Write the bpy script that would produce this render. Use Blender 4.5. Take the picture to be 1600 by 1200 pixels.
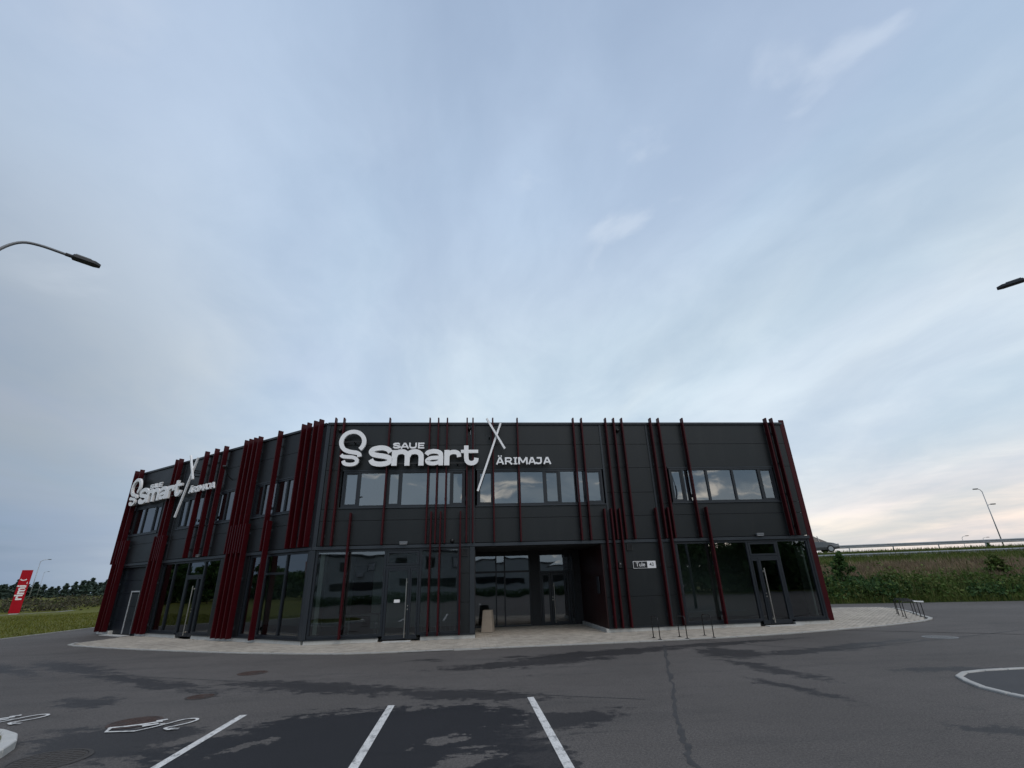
import bpy, bmesh, math, random
import numpy as np
from mathutils import Vector, Matrix

for o in list(bpy.data.objects):
    bpy.data.objects.remove(o)
S = bpy.context.scene
COL = S.collection
R = math.radians

# ------------------------------------------------------------------ camera
CAM_H = 1.85
yaw, pitch, roll = R(5.67), R(22.4), R(-1.76)
fw = Vector((math.sin(yaw) * math.cos(pitch), math.cos(yaw) * math.cos(pitch), math.sin(pitch)))
r0 = Vector((math.cos(yaw), -math.sin(yaw), 0))
u0 = r0.cross(fw)
rt = r0 * math.cos(roll) + u0 * math.sin(roll)
up = -r0 * math.sin(roll) + u0 * math.cos(roll)
cd = bpy.data.cameras.new('camera')
cd.sensor_width = 36.0
cd.sensor_fit = 'HORIZONTAL'
cd.lens = 744.2 / 1600 * 36.0
cd.clip_start = 0.05
cd.clip_end = 6000
cam = bpy.data.objects.new('camera', cd)
COL.objects.link(cam)
cam.matrix_world = Matrix(((rt.x, up.x, -fw.x, 0), (rt.y, up.y, -fw.y, 0), (rt.z, up.z, -fw.z, CAM_H), (0, 0, 0, 1)))
S.camera = cam

# ------------------------------------------------------------------ colour management
S.view_settings.view_transform = 'Standard'
S.view_settings.look = 'None'
S.view_settings.exposure = 0.0
S.view_settings.gamma = 1.0
S.view_settings.use_curve_mapping = False

# ------------------------------------------------------------------ light direction
SUN_AZ = R(160)          # clockwise from +Y (the facade normal looks to -Y): behind and to the right of the camera
SUN_EL = R(52)
sun_dir = Vector((math.sin(SUN_AZ) * math.cos(SUN_EL), math.cos(SUN_AZ) * math.cos(SUN_EL), math.sin(SUN_EL)))

# ------------------------------------------------------------------ world
W = bpy.data.worlds.new('World')
S.world = W
W.use_nodes = True


class NT:
    def __init__(self, tree):
        self.t = tree
        tree.nodes.clear()

    def n(self, typ, ins=None, **props):
        nd = self.t.nodes.new(typ)
        for k, v in props.items():
            setattr(nd, k, v)
        if ins:
            for k, v in ins.items():
                self.set(nd, k, v)
        return nd

    def set(self, nd, k, v):
        s = nd.inputs[k]
        if isinstance(v, bpy.types.NodeSocket):
            self.t.links.new(v, s)
        elif isinstance(v, bpy.types.Node):
            self.t.links.new(v.outputs[0], s)
        else:
            s.default_value = v

    def m(self, op, a, b=None, c=None, clamp=False):
        nd = self.n('ShaderNodeMath', operation=op, use_clamp=clamp)
        self.set(nd, 0, a)
        if b is not None:
            self.set(nd, 1, b)
        if c is not None:
            self.set(nd, 2, c)
        return nd.outputs[0]

    def vm(self, op, a, b=None):
        nd = self.n('ShaderNodeVectorMath', operation=op)
        self.set(nd, 0, a)
        if b is not None:
            self.set(nd, 1, b)
        return nd.outputs['Value'] if op in ('DISTANCE', 'LENGTH', 'DOT_PRODUCT') else nd.outputs['Vector']

    def mr(self, v, a, b, c=0.0, d=1.0, smooth=True):
        nd = self.n('ShaderNodeMapRange', interpolation_type='SMOOTHSTEP' if smooth else 'LINEAR')
        self.set(nd, 0, v)
        for i, x in enumerate((a, b, c, d)):
            self.set(nd, i + 1, x)
        return nd.outputs[0]

    def noise(self, vec, scale, detail=4, rough=0.55, dist=0.0, out=0):
        nd = self.n('ShaderNodeTexNoise')
        if vec is not None:
            self.set(nd, 'Vector', vec)
        nd.inputs['Scale'].default_value = scale
        nd.inputs['Detail'].default_value = detail
        nd.inputs['Roughness'].default_value = rough
        nd.inputs['Distortion'].default_value = dist
        return nd.outputs[out]

    def mix(self, f, a, b, blend='MIX'):
        nd = self.n('ShaderNodeMix', data_type='RGBA', blend_type=blend)
        self.set(nd, 0, f)
        for i, v in ((6, a), (7, b)):
            if isinstance(v, (tuple, list)):
                nd.inputs[i].default_value = (v[0], v[1], v[2], 1)
            else:
                self.set(nd, i, v)
        return nd.outputs[2]

    def comb(self, x, y, z):
        nd = self.n('ShaderNodeCombineXYZ')
        for i, v in enumerate((x, y, z)):
            self.set(nd, i, v)
        return nd.outputs[0]

    def sep(self, v):
        nd = self.n('ShaderNodeSeparateXYZ')
        self.set(nd, 0, v)
        return nd.outputs


def build_world():
    w = NT(W.node_tree)
    tc = w.n('ShaderNodeTexCoord')
    d = w.vm('NORMALIZE', tc.outputs['Generated'])
    x, y, z = w.sep(d)
    zc = w.m('ADD', w.m('MAXIMUM', z, 0.0), 0.16)
    px, py = w.m('DIVIDE', x, zc), w.m('DIVIDE', y, zc)
    p = w.comb(px, py, 0.0)
    # a slow warp makes the veils bend
    wn = w.noise(p, 0.55, 3, 0.5, 0, out=1)
    pw = w.vm('ADD', p, w.vm('MULTIPLY', w.vm('SUBTRACT', wn, (0.5, 0.5, 0.5)), (0.9, 0.9, 0)))
    # long veils drawn out roughly along the view
    st = w.vm('MULTIPLY', pw, (1.0, 0.46, 1.0))
    n1 = w.noise(st, 0.95, 6, 0.50, 0.25)
    n2 = w.noise(w.vm('MULTIPLY', pw, (1.0, 0.62, 1.0)), 2.7, 9, 0.6, 0.2)
    n3 = w.noise(w.vm('ADD', w.vm('MULTIPLY', pw, (0.7, 0.5, 1.0)), (7.3, 2.1, 0)), 0.8, 4, 0.5, 0.3)
    veil = w.mr(w.m('ADD', w.m('MULTIPLY', n1, 0.72), w.m('MULTIPLY', n2, 0.28)), 0.36, 0.66)
    # cloud bank bands near the horizon, stretched sideways
    az = w.m('ARCTAN2', x, y)
    hb = w.comb(w.m('MULTIPLY', az, 1.6), w.m('MULTIPLY', z, 13.0), 3.0)
    n4 = w.noise(hb, 1.9, 7, 0.58, 0.5)
    band = w.mr(n4, 0.42, 0.68)
    low = w.mr(z, 0.02, 0.30, 1.0, 0.0)
    sky = w.n('ShaderNodeTexSky', sky_type='NISHITA', sun_disc=False)
    sky.sun_elevation = SUN_EL
    sky.sun_rotation = SUN_AZ
    sky.air_density = 1.0
    sky.dust_density = 1.5
    sky.ozone_density = 2.0
    K = 15.4
    def c(r, g, b):
        return (r * K, g * K, b * K)
    # thick veil, in daylight colours; the thin parts let the sky through
    hi = w.mr(z, 0.10, 0.75)
    cloud = w.mix(hi, c(.585, .665, .700), c(.395, .500, .640))
    cloud = w.mix(w.mr(n3, 0.38, 0.64, 0.0, 0.62), cloud, c(.375, .520, .690))
    # west glow: towards the low sun the veil near the horizon warms
    sun_h = Vector((math.sin(R(122)), math.cos(R(122)), 0))
    sd = w.vm('DOT_PRODUCT', d, tuple(sun_h))
    west = w.mr(sd, -0.40, 0.65)
    warm = w.m('MULTIPLY', west, w.mr(z, 0.0, 0.30, 1.0, 0.0))
    cloud = w.mix(w.m('MULTIPLY', warm, 0.85), cloud, c(.68, .62, .60))
    cloud = w.mix(w.m('MULTIPLY', w.m('MULTIPLY', band, low), 0.72), cloud, c(.33, .41, .51))
    east = w.m('MULTIPLY', w.mr(x, -0.20, -0.78), w.mr(z, 0.20, 0.70, 1.0, 0.0))
    cloud = w.mix(w.m('MULTIPLY', east, 0.75), cloud, c(.25, .305, .36))
    base = w.mix(0.55, sky.outputs[0], c(.320, .460, .640))
    cover = w.m('ADD', w.m('MULTIPLY', veil, 0.60), w.mr(z, 0.0, 0.38, 0.38, 0.18), clamp=True)
    colr = w.mix(cover, base, cloud)
    colr = w.mix(w.m('MULTIPLY', east, 0.42), colr, c(.205, .260, .315))
    # scattered small puffs and soft hue drift
    n5 = w.noise(w.vm('MULTIPLY', pw, (1.0, .8, 1.0)), 4.2, 6, 0.5, 0.1)
    n6 = w.noise(w.vm('ADD', p, (3.3, 8.2, 0)), 0.9, 3, 0.5, 0.2)
    puff = w.m('MULTIPLY', w.mr(n5, .565, .70), w.mr(n6, .48, .60))
    colr = w.mix(w.m('MULTIPLY', puff, w.mr(z, .25, .6, 0, .27)), colr, c(.52, .61, .70))
    n7 = w.noise(w.vm('ADD', st, (5.1, 1.7, 0)), 1.3, 4, 0.5, 0.2)
    colr = w.mix(w.mr(n7, .42, .62, 0, .10), colr, c(.43, .46, .62))
    # heavier evening clouds low over the lot behind the camera, as the upper windows mirror them
    rear = w.m('MULTIPLY', w.mr(y, 0.05, -0.45), w.mr(z, 0.34, 0.20))
    h2 = w.comb(w.m('MULTIPLY', az, 1.0), w.m('MULTIPLY', z, 4.4), 9.0)
    n8 = w.noise(h2, 2.6, 8, 0.55, 0.7)
    n9 = w.noise(w.vm('ADD', h2, (4.0, 0.6, 2.0)), 5.0, 8, 0.6, 0.5)
    colr = w.mix(w.m('MULTIPLY', rear, .80), colr, w.mix(w.mr(n8, .40, .56), c(.135, .235, .365), c(.29, .40, .52)))
    colr = w.mix(w.m('MULTIPLY', rear, w.m('MULTIPLY', w.mr(n9, .535, .66), w.mr(z, .24, .12, .25, .95))), colr, c(1.22, 1.22, 1.18))
    colr = w.mix(w.mr(z, .62, 1.0), colr, w.mix(1.0, colr, (.74, .77, .82), 'MULTIPLY'))
    # the veil is thicker and greyer to the east (left), thinner and paler ahead, rosy to the west (right)
    mul = lambda f, col_: w.mix(f, colr, w.mix(1.0, colr, col_, 'MULTIPLY'))
    e2 = w.mr(x, -0.24, -0.74)
    colr = mul(e2, (.77, .775, .80))
    colr = mul(w.m('MULTIPLY', e2, w.mr(z, .20, .03)), (.68, .78, .90))
    colr = mul(w.m('MULTIPLY', w.mr(z, .72, .40), w.mr(x, -.40, .05)), (1.11, 1.07, .995))
    colr = mul(w.m('MULTIPLY', w.mr(z, .22, .04), w.mr(x, .30, .70)), (1.0, .925, .885))
    colr = w.mix(1.0, colr, (1.085, 1.01, .955), 'MULTIPLY')
    bg = w.n('ShaderNodeBackground', {'Color': colr, 'Strength': 0.1})
    out = w.n('ShaderNodeOutputWorld')
    w.t.links.new(bg.outputs[0], out.inputs[0])


build_world()

sl = bpy.data.lights.new('sun', 'SUN')
sl.energy = 0.95
sl.angle = R(40)
sl.color = (1.0, 0.88, 0.78)
sun = bpy.data.objects.new('sun', sl)
COL.objects.link(sun)
sun.rotation_euler = sun_dir.to_track_quat('Z', 'Y').to_euler()


# ------------------------------------------------------------------ materials
def mat(name):
    m = bpy.data.materials.new(name)
    m.use_nodes = True
    return m, NT(m.node_tree)


def pbr(name, col, rough=0.5, metal=0.0, var=0.12, vscale=3.0, grain=0.0, gscale=120.0, bump=0.0, spec=0.5, coat=0.0, island=0.0, stretch=(1, 1, 1), dirt=None):
    m, t = mat(name)
    geo = t.n('ShaderNodeNewGeometry')
    tc = t.n('ShaderNodeTexCoord')
    pos = t.vm('MULTIPLY', geo.outputs['Position'], stretch)
    n = t.noise(pos, vscale, 5, 0.6)
    k = t.mr(n, 0.25, 0.75, 1 - var, 1 + var, smooth=False)
    c = t.n('ShaderNodeRGB')
    c.outputs[0].default_value = (*col, 1)
    colr = c.outputs[0]
    if dirt:
        dn = t.noise(t.vm('MULTIPLY', geo.outputs['Position'], dirt[2]), dirt[1], 6, 0.65)
        colr = t.mix(t.m('MULTIPLY', t.mr(dn, 0.48, 0.72), dirt[3]), colr, dirt[0])
    g = t.noise(geo.outputs['Position'], gscale, 2, 0.6)
    k = t.m('MULTIPLY', k, t.mr(g, 0.2, 0.8, 1 - grain, 1 + grain, smooth=False))
    if island:
        k = t.m('MULTIPLY', k, t.mr(geo.outputs['Random Per Island'], 0, 1, 1 - island, 1 + island, smooth=False))
    colr = t.mix(1.0, colr, t.comb(k, k, k), 'MULTIPLY')
    b = t.n('ShaderNodeBsdfPrincipled', {'Base Color': colr, 'Metallic': metal, 'Specular IOR Level': spec, 'Coat Weight': coat})
    t.set(b, 'Roughness', t.mr(n, 0.2, 0.8, max(rough - 0.06, 0.02), min(rough + 0.06, 1), smooth=False))
    if bump:
        bp = t.n('ShaderNodeBump', {'Height': g, 'Strength': bump, 'Distance': 0.01})
        t.set(b, 'Normal', bp.outputs[0])
    o = t.n('ShaderNodeOutputMaterial')
    t.t.links.new(b.outputs[0], o.inputs[0])
    return m


def leafmat(name, cols, trans=0.25, rough=0.75):
    """foliage: every leaf island picks its own tint"""
    m, t = mat(name)
    geo = t.n('ShaderNodeNewGeometry')
    r = t.n('ShaderNodeValToRGB')
    t.set(r, 0, geo.outputs['Random Per Island'])
    el = r.color_ramp.elements
    el[0].color = (*cols[0], 1)
    el[1].color = (*cols[-1], 1)
    for i, c in enumerate(cols[1:-1]):
        e = el.new((i + 1) / (len(cols) - 1))
        e.color = (*c, 1)
    n = t.noise(geo.outputs['Position'], 0.9, 3, 0.5)
    k = t.mr(n, 0.3, 0.7, 0.75, 1.25, smooth=False)
    c = t.mix(1.0, r.outputs[0], t.comb(k, k, k), 'MULTIPLY')
    b = t.n('ShaderNodeBsdfPrincipled', {'Base Color': c, 'Roughness': rough, 'Specular IOR Level': 0.2})
    tr = t.n('ShaderNodeBsdfTranslucent', {'Color': c})
    mx = t.n('ShaderNodeMixShader', {0: trans})
    t.t.links.new(b.outputs[0], mx.inputs[1])
    t.t.links.new(tr.outputs[0], mx.inputs[2])
    o = t.n('ShaderNodeOutputMaterial')
    t.t.links.new(mx.outputs[0], o.inputs[0])
    return m


def glassmat(name, ior, tint, wav=0.02, wscale=0.9):
    """coated insulating glass: mirror layer over a tinted see-through pane, slightly wavy"""
    m, t = mat(name)
    geo = t.n('ShaderNodeNewGeometry')
    n = t.noise(geo.outputs['Position'], wscale, 2, 0.4)
    bp = t.n('ShaderNodeBump', {'Height': n, 'Strength': 1.0, 'Distance': wav})
    fr = t.n('ShaderNodeFresnel', {'IOR': ior})
    gl = t.n('ShaderNodeBsdfGlossy', {'Color': (.92, .96, 1, 1), 'Roughness': 0.015, 'Normal': bp.outputs[0]})
    tr = t.n('ShaderNodeBsdfTransparent', {'Color': (*tint, 1)})
    mx = t.n('ShaderNodeMixShader', {0: fr.outputs[0]})
    t.t.links.new(tr.outputs[0], mx.inputs[1])
    t.t.links.new(gl.outputs[0], mx.inputs[2])
    o = t.n('ShaderNodeOutputMaterial')
    t.t.links.new(mx.outputs[0], o.inputs[0])
    return m


M = {}
M['clad'] = pbr('cladding_paint', (.0078, .0102, .0116), .40, 0, .08, .8, .05, 260, 0.02, spec=.40, dirt=((.0165, .019, .0195), 2.2, (1, 1, .12), .55))
M['trim'] = pbr('trim_paint', (.026, .031, .037), .38, .2, .06, 1.5)
M['trimlight'] = pbr('trim_metal', (.045, .052, .060), .35, .5, .06, 1.5)
M['frame'] = pbr('frame_paint', (.0075, .0115, .017), .42, 0, .05, 2)
M['darkwall'] = pbr('recess_paint', (.010, .011, .013), .6, 0, .1, 1)
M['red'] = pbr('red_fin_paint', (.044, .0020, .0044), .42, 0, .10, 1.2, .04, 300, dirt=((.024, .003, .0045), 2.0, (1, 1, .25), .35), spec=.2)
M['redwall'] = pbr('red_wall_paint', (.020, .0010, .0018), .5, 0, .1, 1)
M['white'] = pbr('letter_white', (.88, .88, .88), .45, 0, .04, 2)
M['lettergrey'] = pbr('letter_side', (.40, .41, .42), .5, 0, .04, 2)
M['whitepaint'] = pbr('road_paint', (.64, .63, .60), .7, 0, .12, 3, .30, 55, dirt=((.10, .10, .10), 12, (1, .5, 1), .85))
M['steel'] = pbr('brushed_steel', (.46, .44, .40), .32, 1, .05, 4)
M['galv'] = pbr('galvanised_steel', (.33, .35, .36), .5, .7, .15, 4)
M['lamp'] = pbr('lamp_metal', (.16, .17, .18), .45, .5, .08, 5)
M['lampdark'] = pbr('lamp_dark', (.03, .032, .035), .5, 0, .1, 5)
M['black'] = pbr('black_plastic', (.012, .012, .013), .5, 0, .1, 5)
M['rack'] = pbr('black_steel', (.014, .015, .017), .4, .3, .1, 5)
M['concrete'] = pbr('pale_concrete', (.50, .50, .475), .85, 0, .12, 2.5, .12, 80, .2, dirt=((.25, .24, .21), 2.5, (1, 1, 1), .5))
M['kerb'] = pbr('kerb_concrete', (.40, .395, .37), .9, 0, .15, 2.0, .15, 60, .25, dirt=((.2, .19, .17), 4, (1, 1, 1), .5))
M['paver'] = pbr('paver_concrete', (.39, .352, .295), .9, 0, .20, .55, .15, 90, .2, island=.20, dirt=((.27, .24, .195), 1.1, (1, 1, 1), .5))
M['joint'] = pbr('paver_joint_sand', (.16, .148, .128), .95, 0, .2, 3)
M['bin'] = pbr('bin_concrete', (.40, .34, .275), .85, 0, .08, 6, .12, 150, .2)
M['interior'] = pbr('interior_wall', (.38, .41, .39), .8, 0, .05, 1)
M['intwhite'] = pbr('interior_white', (.78, .80, .76), .7, 0, .03, 1)
M['intfloor'] = pbr('interior_floor', (.22, .22, .21), .6, 0, .1, 1)
M['roof'] = pbr('roof_membrane', (.06, .06, .065), .8, 0, .1, 1)
M['castiron'] = pbr('cast_iron', (.060, .052, .045), .7, .3, .2, 8, .3, 90, .5)
M['rust'] = pbr('rusty_iron', (.070, .043, .034), .85, .1, .3, 6, .3, 90, .5, dirt=((.055, .053, .052), 4, (1, 1, 1), .9))
M['paleiron'] = pbr('worn_iron', (.20, .20, .195), .6, .4, .15, 8, .2, 90, .4)
M['signred'] = pbr('sign_red', (.37, .003, .012), .5, 0, .04, 2, spec=.2)
M['signwhite'] = pbr('sign_white', (.78, .78, .78), .5, 0, .03, 2)
M['signblack'] = pbr('sign_black', (.012, .013, .015), .4, 0, .05, 2)
M['wallgrey'] = pbr('render_grey', (.34, .36, .36), .8, 0, .1, .5)
M['wallcream'] = pbr('render_cream', (.42, .36, .27), .8, 0, .1, .5)
M['tile'] = pbr('roof_tile_red', (.16, .055, .035), .8, 0, .2, 2)
M['car'] = pbr('car_silver', (.10, .105, .11), .35, .4, .03, 2, coat=.6)
M['carglass'] = pbr('car_glass', (.012, .015, .018), .15, 0, .03, 2, spec=.4)
M['tyre'] = pbr('tyre_rubber', (.016, .016, .016), .8, 0, .1, 8)
M['bark'] = pbr('bark', (.075, .06, .048), .9, 0, .3, 6, .2, 60, .3)
M['pinebark'] = pbr('pine_bark', (.13, .085, .06), .9, 0, .3, 3)
M['pine'] = leafmat('pine_needles', [(.050, .078, .066), (.066, .098, .078), (.082, .118, .088)], .1)
M['leaf'] = leafmat('broad_leaves', [(.030, .066, .022), (.050, .100, .030), (.074, .130, .036), (.058, .108, .026)], .3)
M['shrub'] = leafmat('shrub_leaves', [(.024, .056, .020), (.038, .082, .027), (.056, .108, .034), (.082, .138, .043)], .25)
M['weed'] = leafmat('weed_leaves', [(.052, .100, .022), (.078, .128, .028), (.105, .142, .038), (.130, .130, .050)], .25)
M['dry'] = leafmat('dry_grass', [(.17, .120, .080), (.235, .175, .115), (.30, .235, .155), (.14, .13, .06)], .2)
M['grass'] = leafmat('grass_blades', [(.082, .098, .012), (.112, .124, .018), (.142, .146, .024), (.168, .152, .040)], .25)
M['verge'] = leafmat('verge_blades', [(.060, .092, .018), (.084, .118, .025), (.115, .138, .034), (.140, .136, .054)], .25)
M['brush'] = leafmat('brush_stems', [(.050, .052, .026), (.075, .068, .036), (.070, .062, .048), (.045, .065, .022)], .2)
M['glass_up'] = glassmat('upper_glass', 2.7, (.19, .24, .27), .010, .55)
M['glass_low'] = glassmat('shop_glass', 2.30, (.56, .63, .60), .008, .5)
M['glass_recess'] = glassmat('lobby_glass', 2.5, (.30, .36, .38), .010, .5)
M['glow'] = pbr('lens_clear', (.40, .41, .42), .3, 0, .02, 2)


def ground_grass():
    m, t = mat('grass_ground')
    geo = t.n('ShaderNodeNewGeometry')
    p = geo.outputs['Position']
    n1 = t.noise(p, 0.06, 4, 0.6)
    n2 = t.noise(t.vm('MULTIPLY', p, (.25, 1, 1)), 0.8, 5, 0.65)
    n3 = t.noise(p, 9.0, 3, 0.7)
    c = t.mix(t.mr(n1, .35, .65), (.094, .102, .016), (.128, .128, .025))
    c = t.mix(t.m('MULTIPLY', t.mr(n2, .45, .7), .6), c, (.105, .098, .042))
    k = t.mr(n3, .2, .8, .65, 1.3, smooth=False)
    c = t.mix(1, c, t.comb(k, k, k), 'MULTIPLY')
    b = t.n('ShaderNodeBsdfPrincipled', {'Base Color': c, 'Roughness': .95, 'Specular IOR Level': .1})
    o = t.n('ShaderNodeOutputMaterial')
    t.t.links.new(b.outputs[0], o.inputs[0])
    return m


def bank_soil():
    m, t = mat('bank_soil')
    geo = t.n('ShaderNodeNewGeometry')
    p = geo.outputs['Position']
    z = t.sep(p)[2]
    n2 = t.noise(p, 0.7, 5, 0.65)
    n3 = t.noise(p, 6.0, 3, 0.7)
    zz = t.m('ADD', z, t.m('MULTIPLY', t.m('SUBTRACT', n2, .5), 0.9))
    c = t.mix(t.mr(zz, .9, 1.4), (.030, .042, .014), (.105, .078, .045))
    c = t.mix(t.mr(zz, 1.95, 2.3), c, (.060, .078, .020))
    k = t.mr(n3, .2, .8, .6, 1.35, smooth=False)
    c = t.mix(1, c, t.comb(k, k, k), 'MULTIPLY')
    b = t.n('ShaderNodeBsdfPrincipled', {'Base Color': c, 'Roughness': .95, 'Specular IOR Level': .1})
    o = t.n('ShaderNodeOutputMaterial')
    t.t.links.new(b.outputs[0], o.inputs[0])
    return m


# damp patches left by rain: centre, radii, turn, edge softness
DAMP = [((-1.55, 6.9), (2.35, 2.35), 0, .10), ((-.25, 8.35), (1.15, .85), 0, .18), ((.6, 6.6), (.55, 1.7), 10, .3),
        ((3.7, 14.15), (2.6, .55), 12, .35), ((1.5, 13.1), (2.2, .45), 8, .5), ((6.6, 13.2), (.65, .95), 15, .55), ((6.25, 11.0), (.28, 1.4), 14, .8),
        ((5.6, 9.2), (.16, 1.1), 18, .9), ((1.35, 7.95), (1.0, .45), 15, .45), ((-10.6, 15.8), (2.6, .45), -38, .9), ((-7.2, 13.0), (2.8, .30), -36, .9), ((-13.2, 16.6), (3.2, .35), -38, .95),
        ((-4.6, 8.2), (1.3, .75), -20, .5), ((-6.9, 10.9), (.7, .4), -30, .8), ((-3.0, 11.4), (2.2, .45), -24, .75), ((-.2, 10.0), (1.6, .4), -24, .7),
        ((9.3, 10.0), (.9, .22), -5, .6), ((6.55, 6.35), (.55, .22), -40, .5), ((8.6, 12.9), (2.0, .3), 6, .75), ((10.3, 13.5), (2.2, .25), 12, .8), ((7.2, 14.9), (2.4, .3), 10, .7)]
DRY = [((-.32, 7.38), (.36, .17), 25, .15), ((-2.72, 7.62), (.42, .10), 48, .2), ((-.05, 6.55), (.42, .22), 20, .3), ((-3.6, 8.1), (.5, .2), 30, .4), ((.1, 7.0), (.2, .07), 10, .3)]


def asphalt():
    m, t = mat('asphalt')
    geo = t.n('ShaderNodeNewGeometry')
    p = geo.outputs['Position']
    warp = t.noise(p, 1.6, 10, 0.70, 0, out=1)
    pw = t.vm('ADD', p, t.vm('MULTIPLY', t.vm('SUBTRACT', warp, (.5, .5, .5)), (1.25, 1.0, 0)))
    fine = t.noise(t.vm('MULTIPLY', p, (.6, 1, 1)), 3.6, 10, 0.74)
    speck = t.noise(t.vm('MULTIPLY', p, (.5, 1, 1)), 11.0, 8, 0.82)

    fine2 = t.mr(fine, .36, .64, -.5, .5, smooth=False)
    speck2 = t.mr(speck, .36, .64, -.5, .5, smooth=False)

    def blob(spec):
        (cx, cy), (rx, ry), a, soft = spec
        mp = t.n('ShaderNodeMapping', vector_type='TEXTURE')
        t.set(mp, 'Vector', pw)
        mp.inputs['Location'].default_value = (cx, cy, 0)
        mp.inputs['Rotation'].default_value = (0, 0, R(a))
        mp.inputs['Scale'].default_value = (rx, ry, 1)
        v = t.sep(mp.outputs[0])
        d = t.m('SQRT', t.m('ADD', t.m('MULTIPLY', v[0], v[0]), t.m('MULTIPLY', v[1], v[1])))
        d = t.m('ADD', d, t.m('MULTIPLY', fine2, .30 + soft * .95))
        d = t.m('ADD', d, t.m('MULTIPLY', speck2, .16 + soft * 1.0))
        return t.mr(d, 1.03, .97 - soft * .04)
    wet = None
    for s in DAMP:
        b = blob(s)
        if s[3] > .25:
            b = t.m('MULTIPLY', b, .80)
        wet = b if wet is None else t.m('MAXIMUM', wet, b)
    for s in DRY:
        wet = t.m('MULTIPLY', wet, t.m('SUBTRACT', 1.0, blob(s)))
    # thin random damp streaks
    st = t.noise(t.vm('MULTIPLY', pw, (.28, 1.0, 1)), 1.1, 7, .7)
    zone = t.mr(t.noise(p, .12, 2, .5), .45, .6)
    wet = t.m('MAXIMUM', wet, t.m('MULTIPLY', t.mr(t.m('ADD', st, t.m('MULTIPLY', t.m('SUBTRACT', speck, .5), .22)), .61, .635), t.m('MULTIPLY', zone, .85)))
    big = t.noise(p, .22, 5, .6)
    sp_ = t.sep(p)
    lane = t.m('ADD', t.m('ADD', sp_[1], t.m('MULTIPLY', sp_[0], .46)), t.m('MULTIPLY', fine2, .10))
    lane = t.m('MULTIPLY', t.mr(lane, 10.16, 10.22, 0, 1), t.mr(sp_[0], 4.0, 1.0, 0, 1))
    tyre = t.noise(t.vm('MULTIPLY', pw, (.16, 1.1, 1)), 1.6, 5, .6)
    c = t.mix(t.mr(big, .3, .7), (.100, .0905, .083), (.130, .118, .109))
    c = t.mix(t.m('MULTIPLY', t.m('SUBTRACT', 1.0, lane), .12), c, (.066, .0635, .061))
    c = t.mix(t.m('MULTIPLY', t.mr(tyre, .50, .66), .30), c, (.062, .060, .058))
    mid = t.noise(p, 3.5, 6, .7)
    c = t.mix(t.m('MULTIPLY', t.mr(mid, .45, .75), .35), c, (.058, .055, .051))
    gr = t.noise(p, 34, 4, .8)
    g = t.noise(p, 95, 3, .75)
    g2 = t.n('ShaderNodeTexVoronoi', {'Scale': 140.0, 'Vector': p})
    k = t.m('MULTIPLY', t.mr(g, .25, .75, .50, 1.52, smooth=False), t.mr(g2.outputs['Distance'], 0, .7, 1.25, .80, smooth=False))
    k = t.m('MULTIPLY', k, t.mr(gr, .32, .68, .55, 1.45, smooth=False))
    c = t.mix(1, c, t.comb(k, k, k), 'MULTIPLY')
    cw = t.mix(1, c, (.17, .175, .205), 'MULTIPLY')
    c2 = t.mix(wet, c, cw)
    rough = t.mr(wet, 0, 1, .88, .62, smooth=False)
    hgt = t.m('ADD', t.m('MULTIPLY', g, .6), t.m('MULTIPLY', g2.outputs['Distance'], .5))
    bp = t.n('ShaderNodeBump', {'Height': hgt, 'Strength': .55, 'Distance': .006})
    b = t.n('ShaderNodeBsdfPrincipled', {'Base Color': c2, 'Roughness': rough, 'Specular IOR Level': .30, 'Normal': bp.outputs[0]})
    o = t.n('ShaderNodeOutputMaterial')
    t.t.links.new(b.outputs[0], o.inputs[0])
    return m


M['field'] = ground_grass()
M['bank'] = bank_soil()
M['asphalt'] = asphalt()
M['asphaltnew'] = pbr('asphalt_patch', (.050, .050, .052), .88, 0, .2, 2, .35, 95, .4)
M['crackfill'] = pbr('crack_filler', (.045, .044, .044), .85, 0, .35, 5, .3, 90, .3)
M['roadtop'] = pbr('highway_asphalt', (.07, .07, .07), .9, 0, .1, 1)


# ------------------------------------------------------------------ mesh helpers
class Fr:
    """a local frame: x along the wall, n out of the wall, z up"""
    def __init__(self, o, ex):
        self.o = Vector(o)
        self.ex = Vector((ex[0], ex[1], 0)).normalized()
        self.en = Vector((self.ex.y, -self.ex.x, 0))

    def p(self, x, n, z):
        return self.o + self.ex * x + self.en * n + Vector((0, 0, z))


WORLD = Fr((0, 0, 0), (1, 0))      # note: n = -y in this frame
BOXF = ((0, 1, 3, 2), (4, 6, 7, 5), (0, 4, 5, 1), (2, 3, 7, 6), (0, 2, 6, 4), (1, 5, 7, 3))


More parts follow.
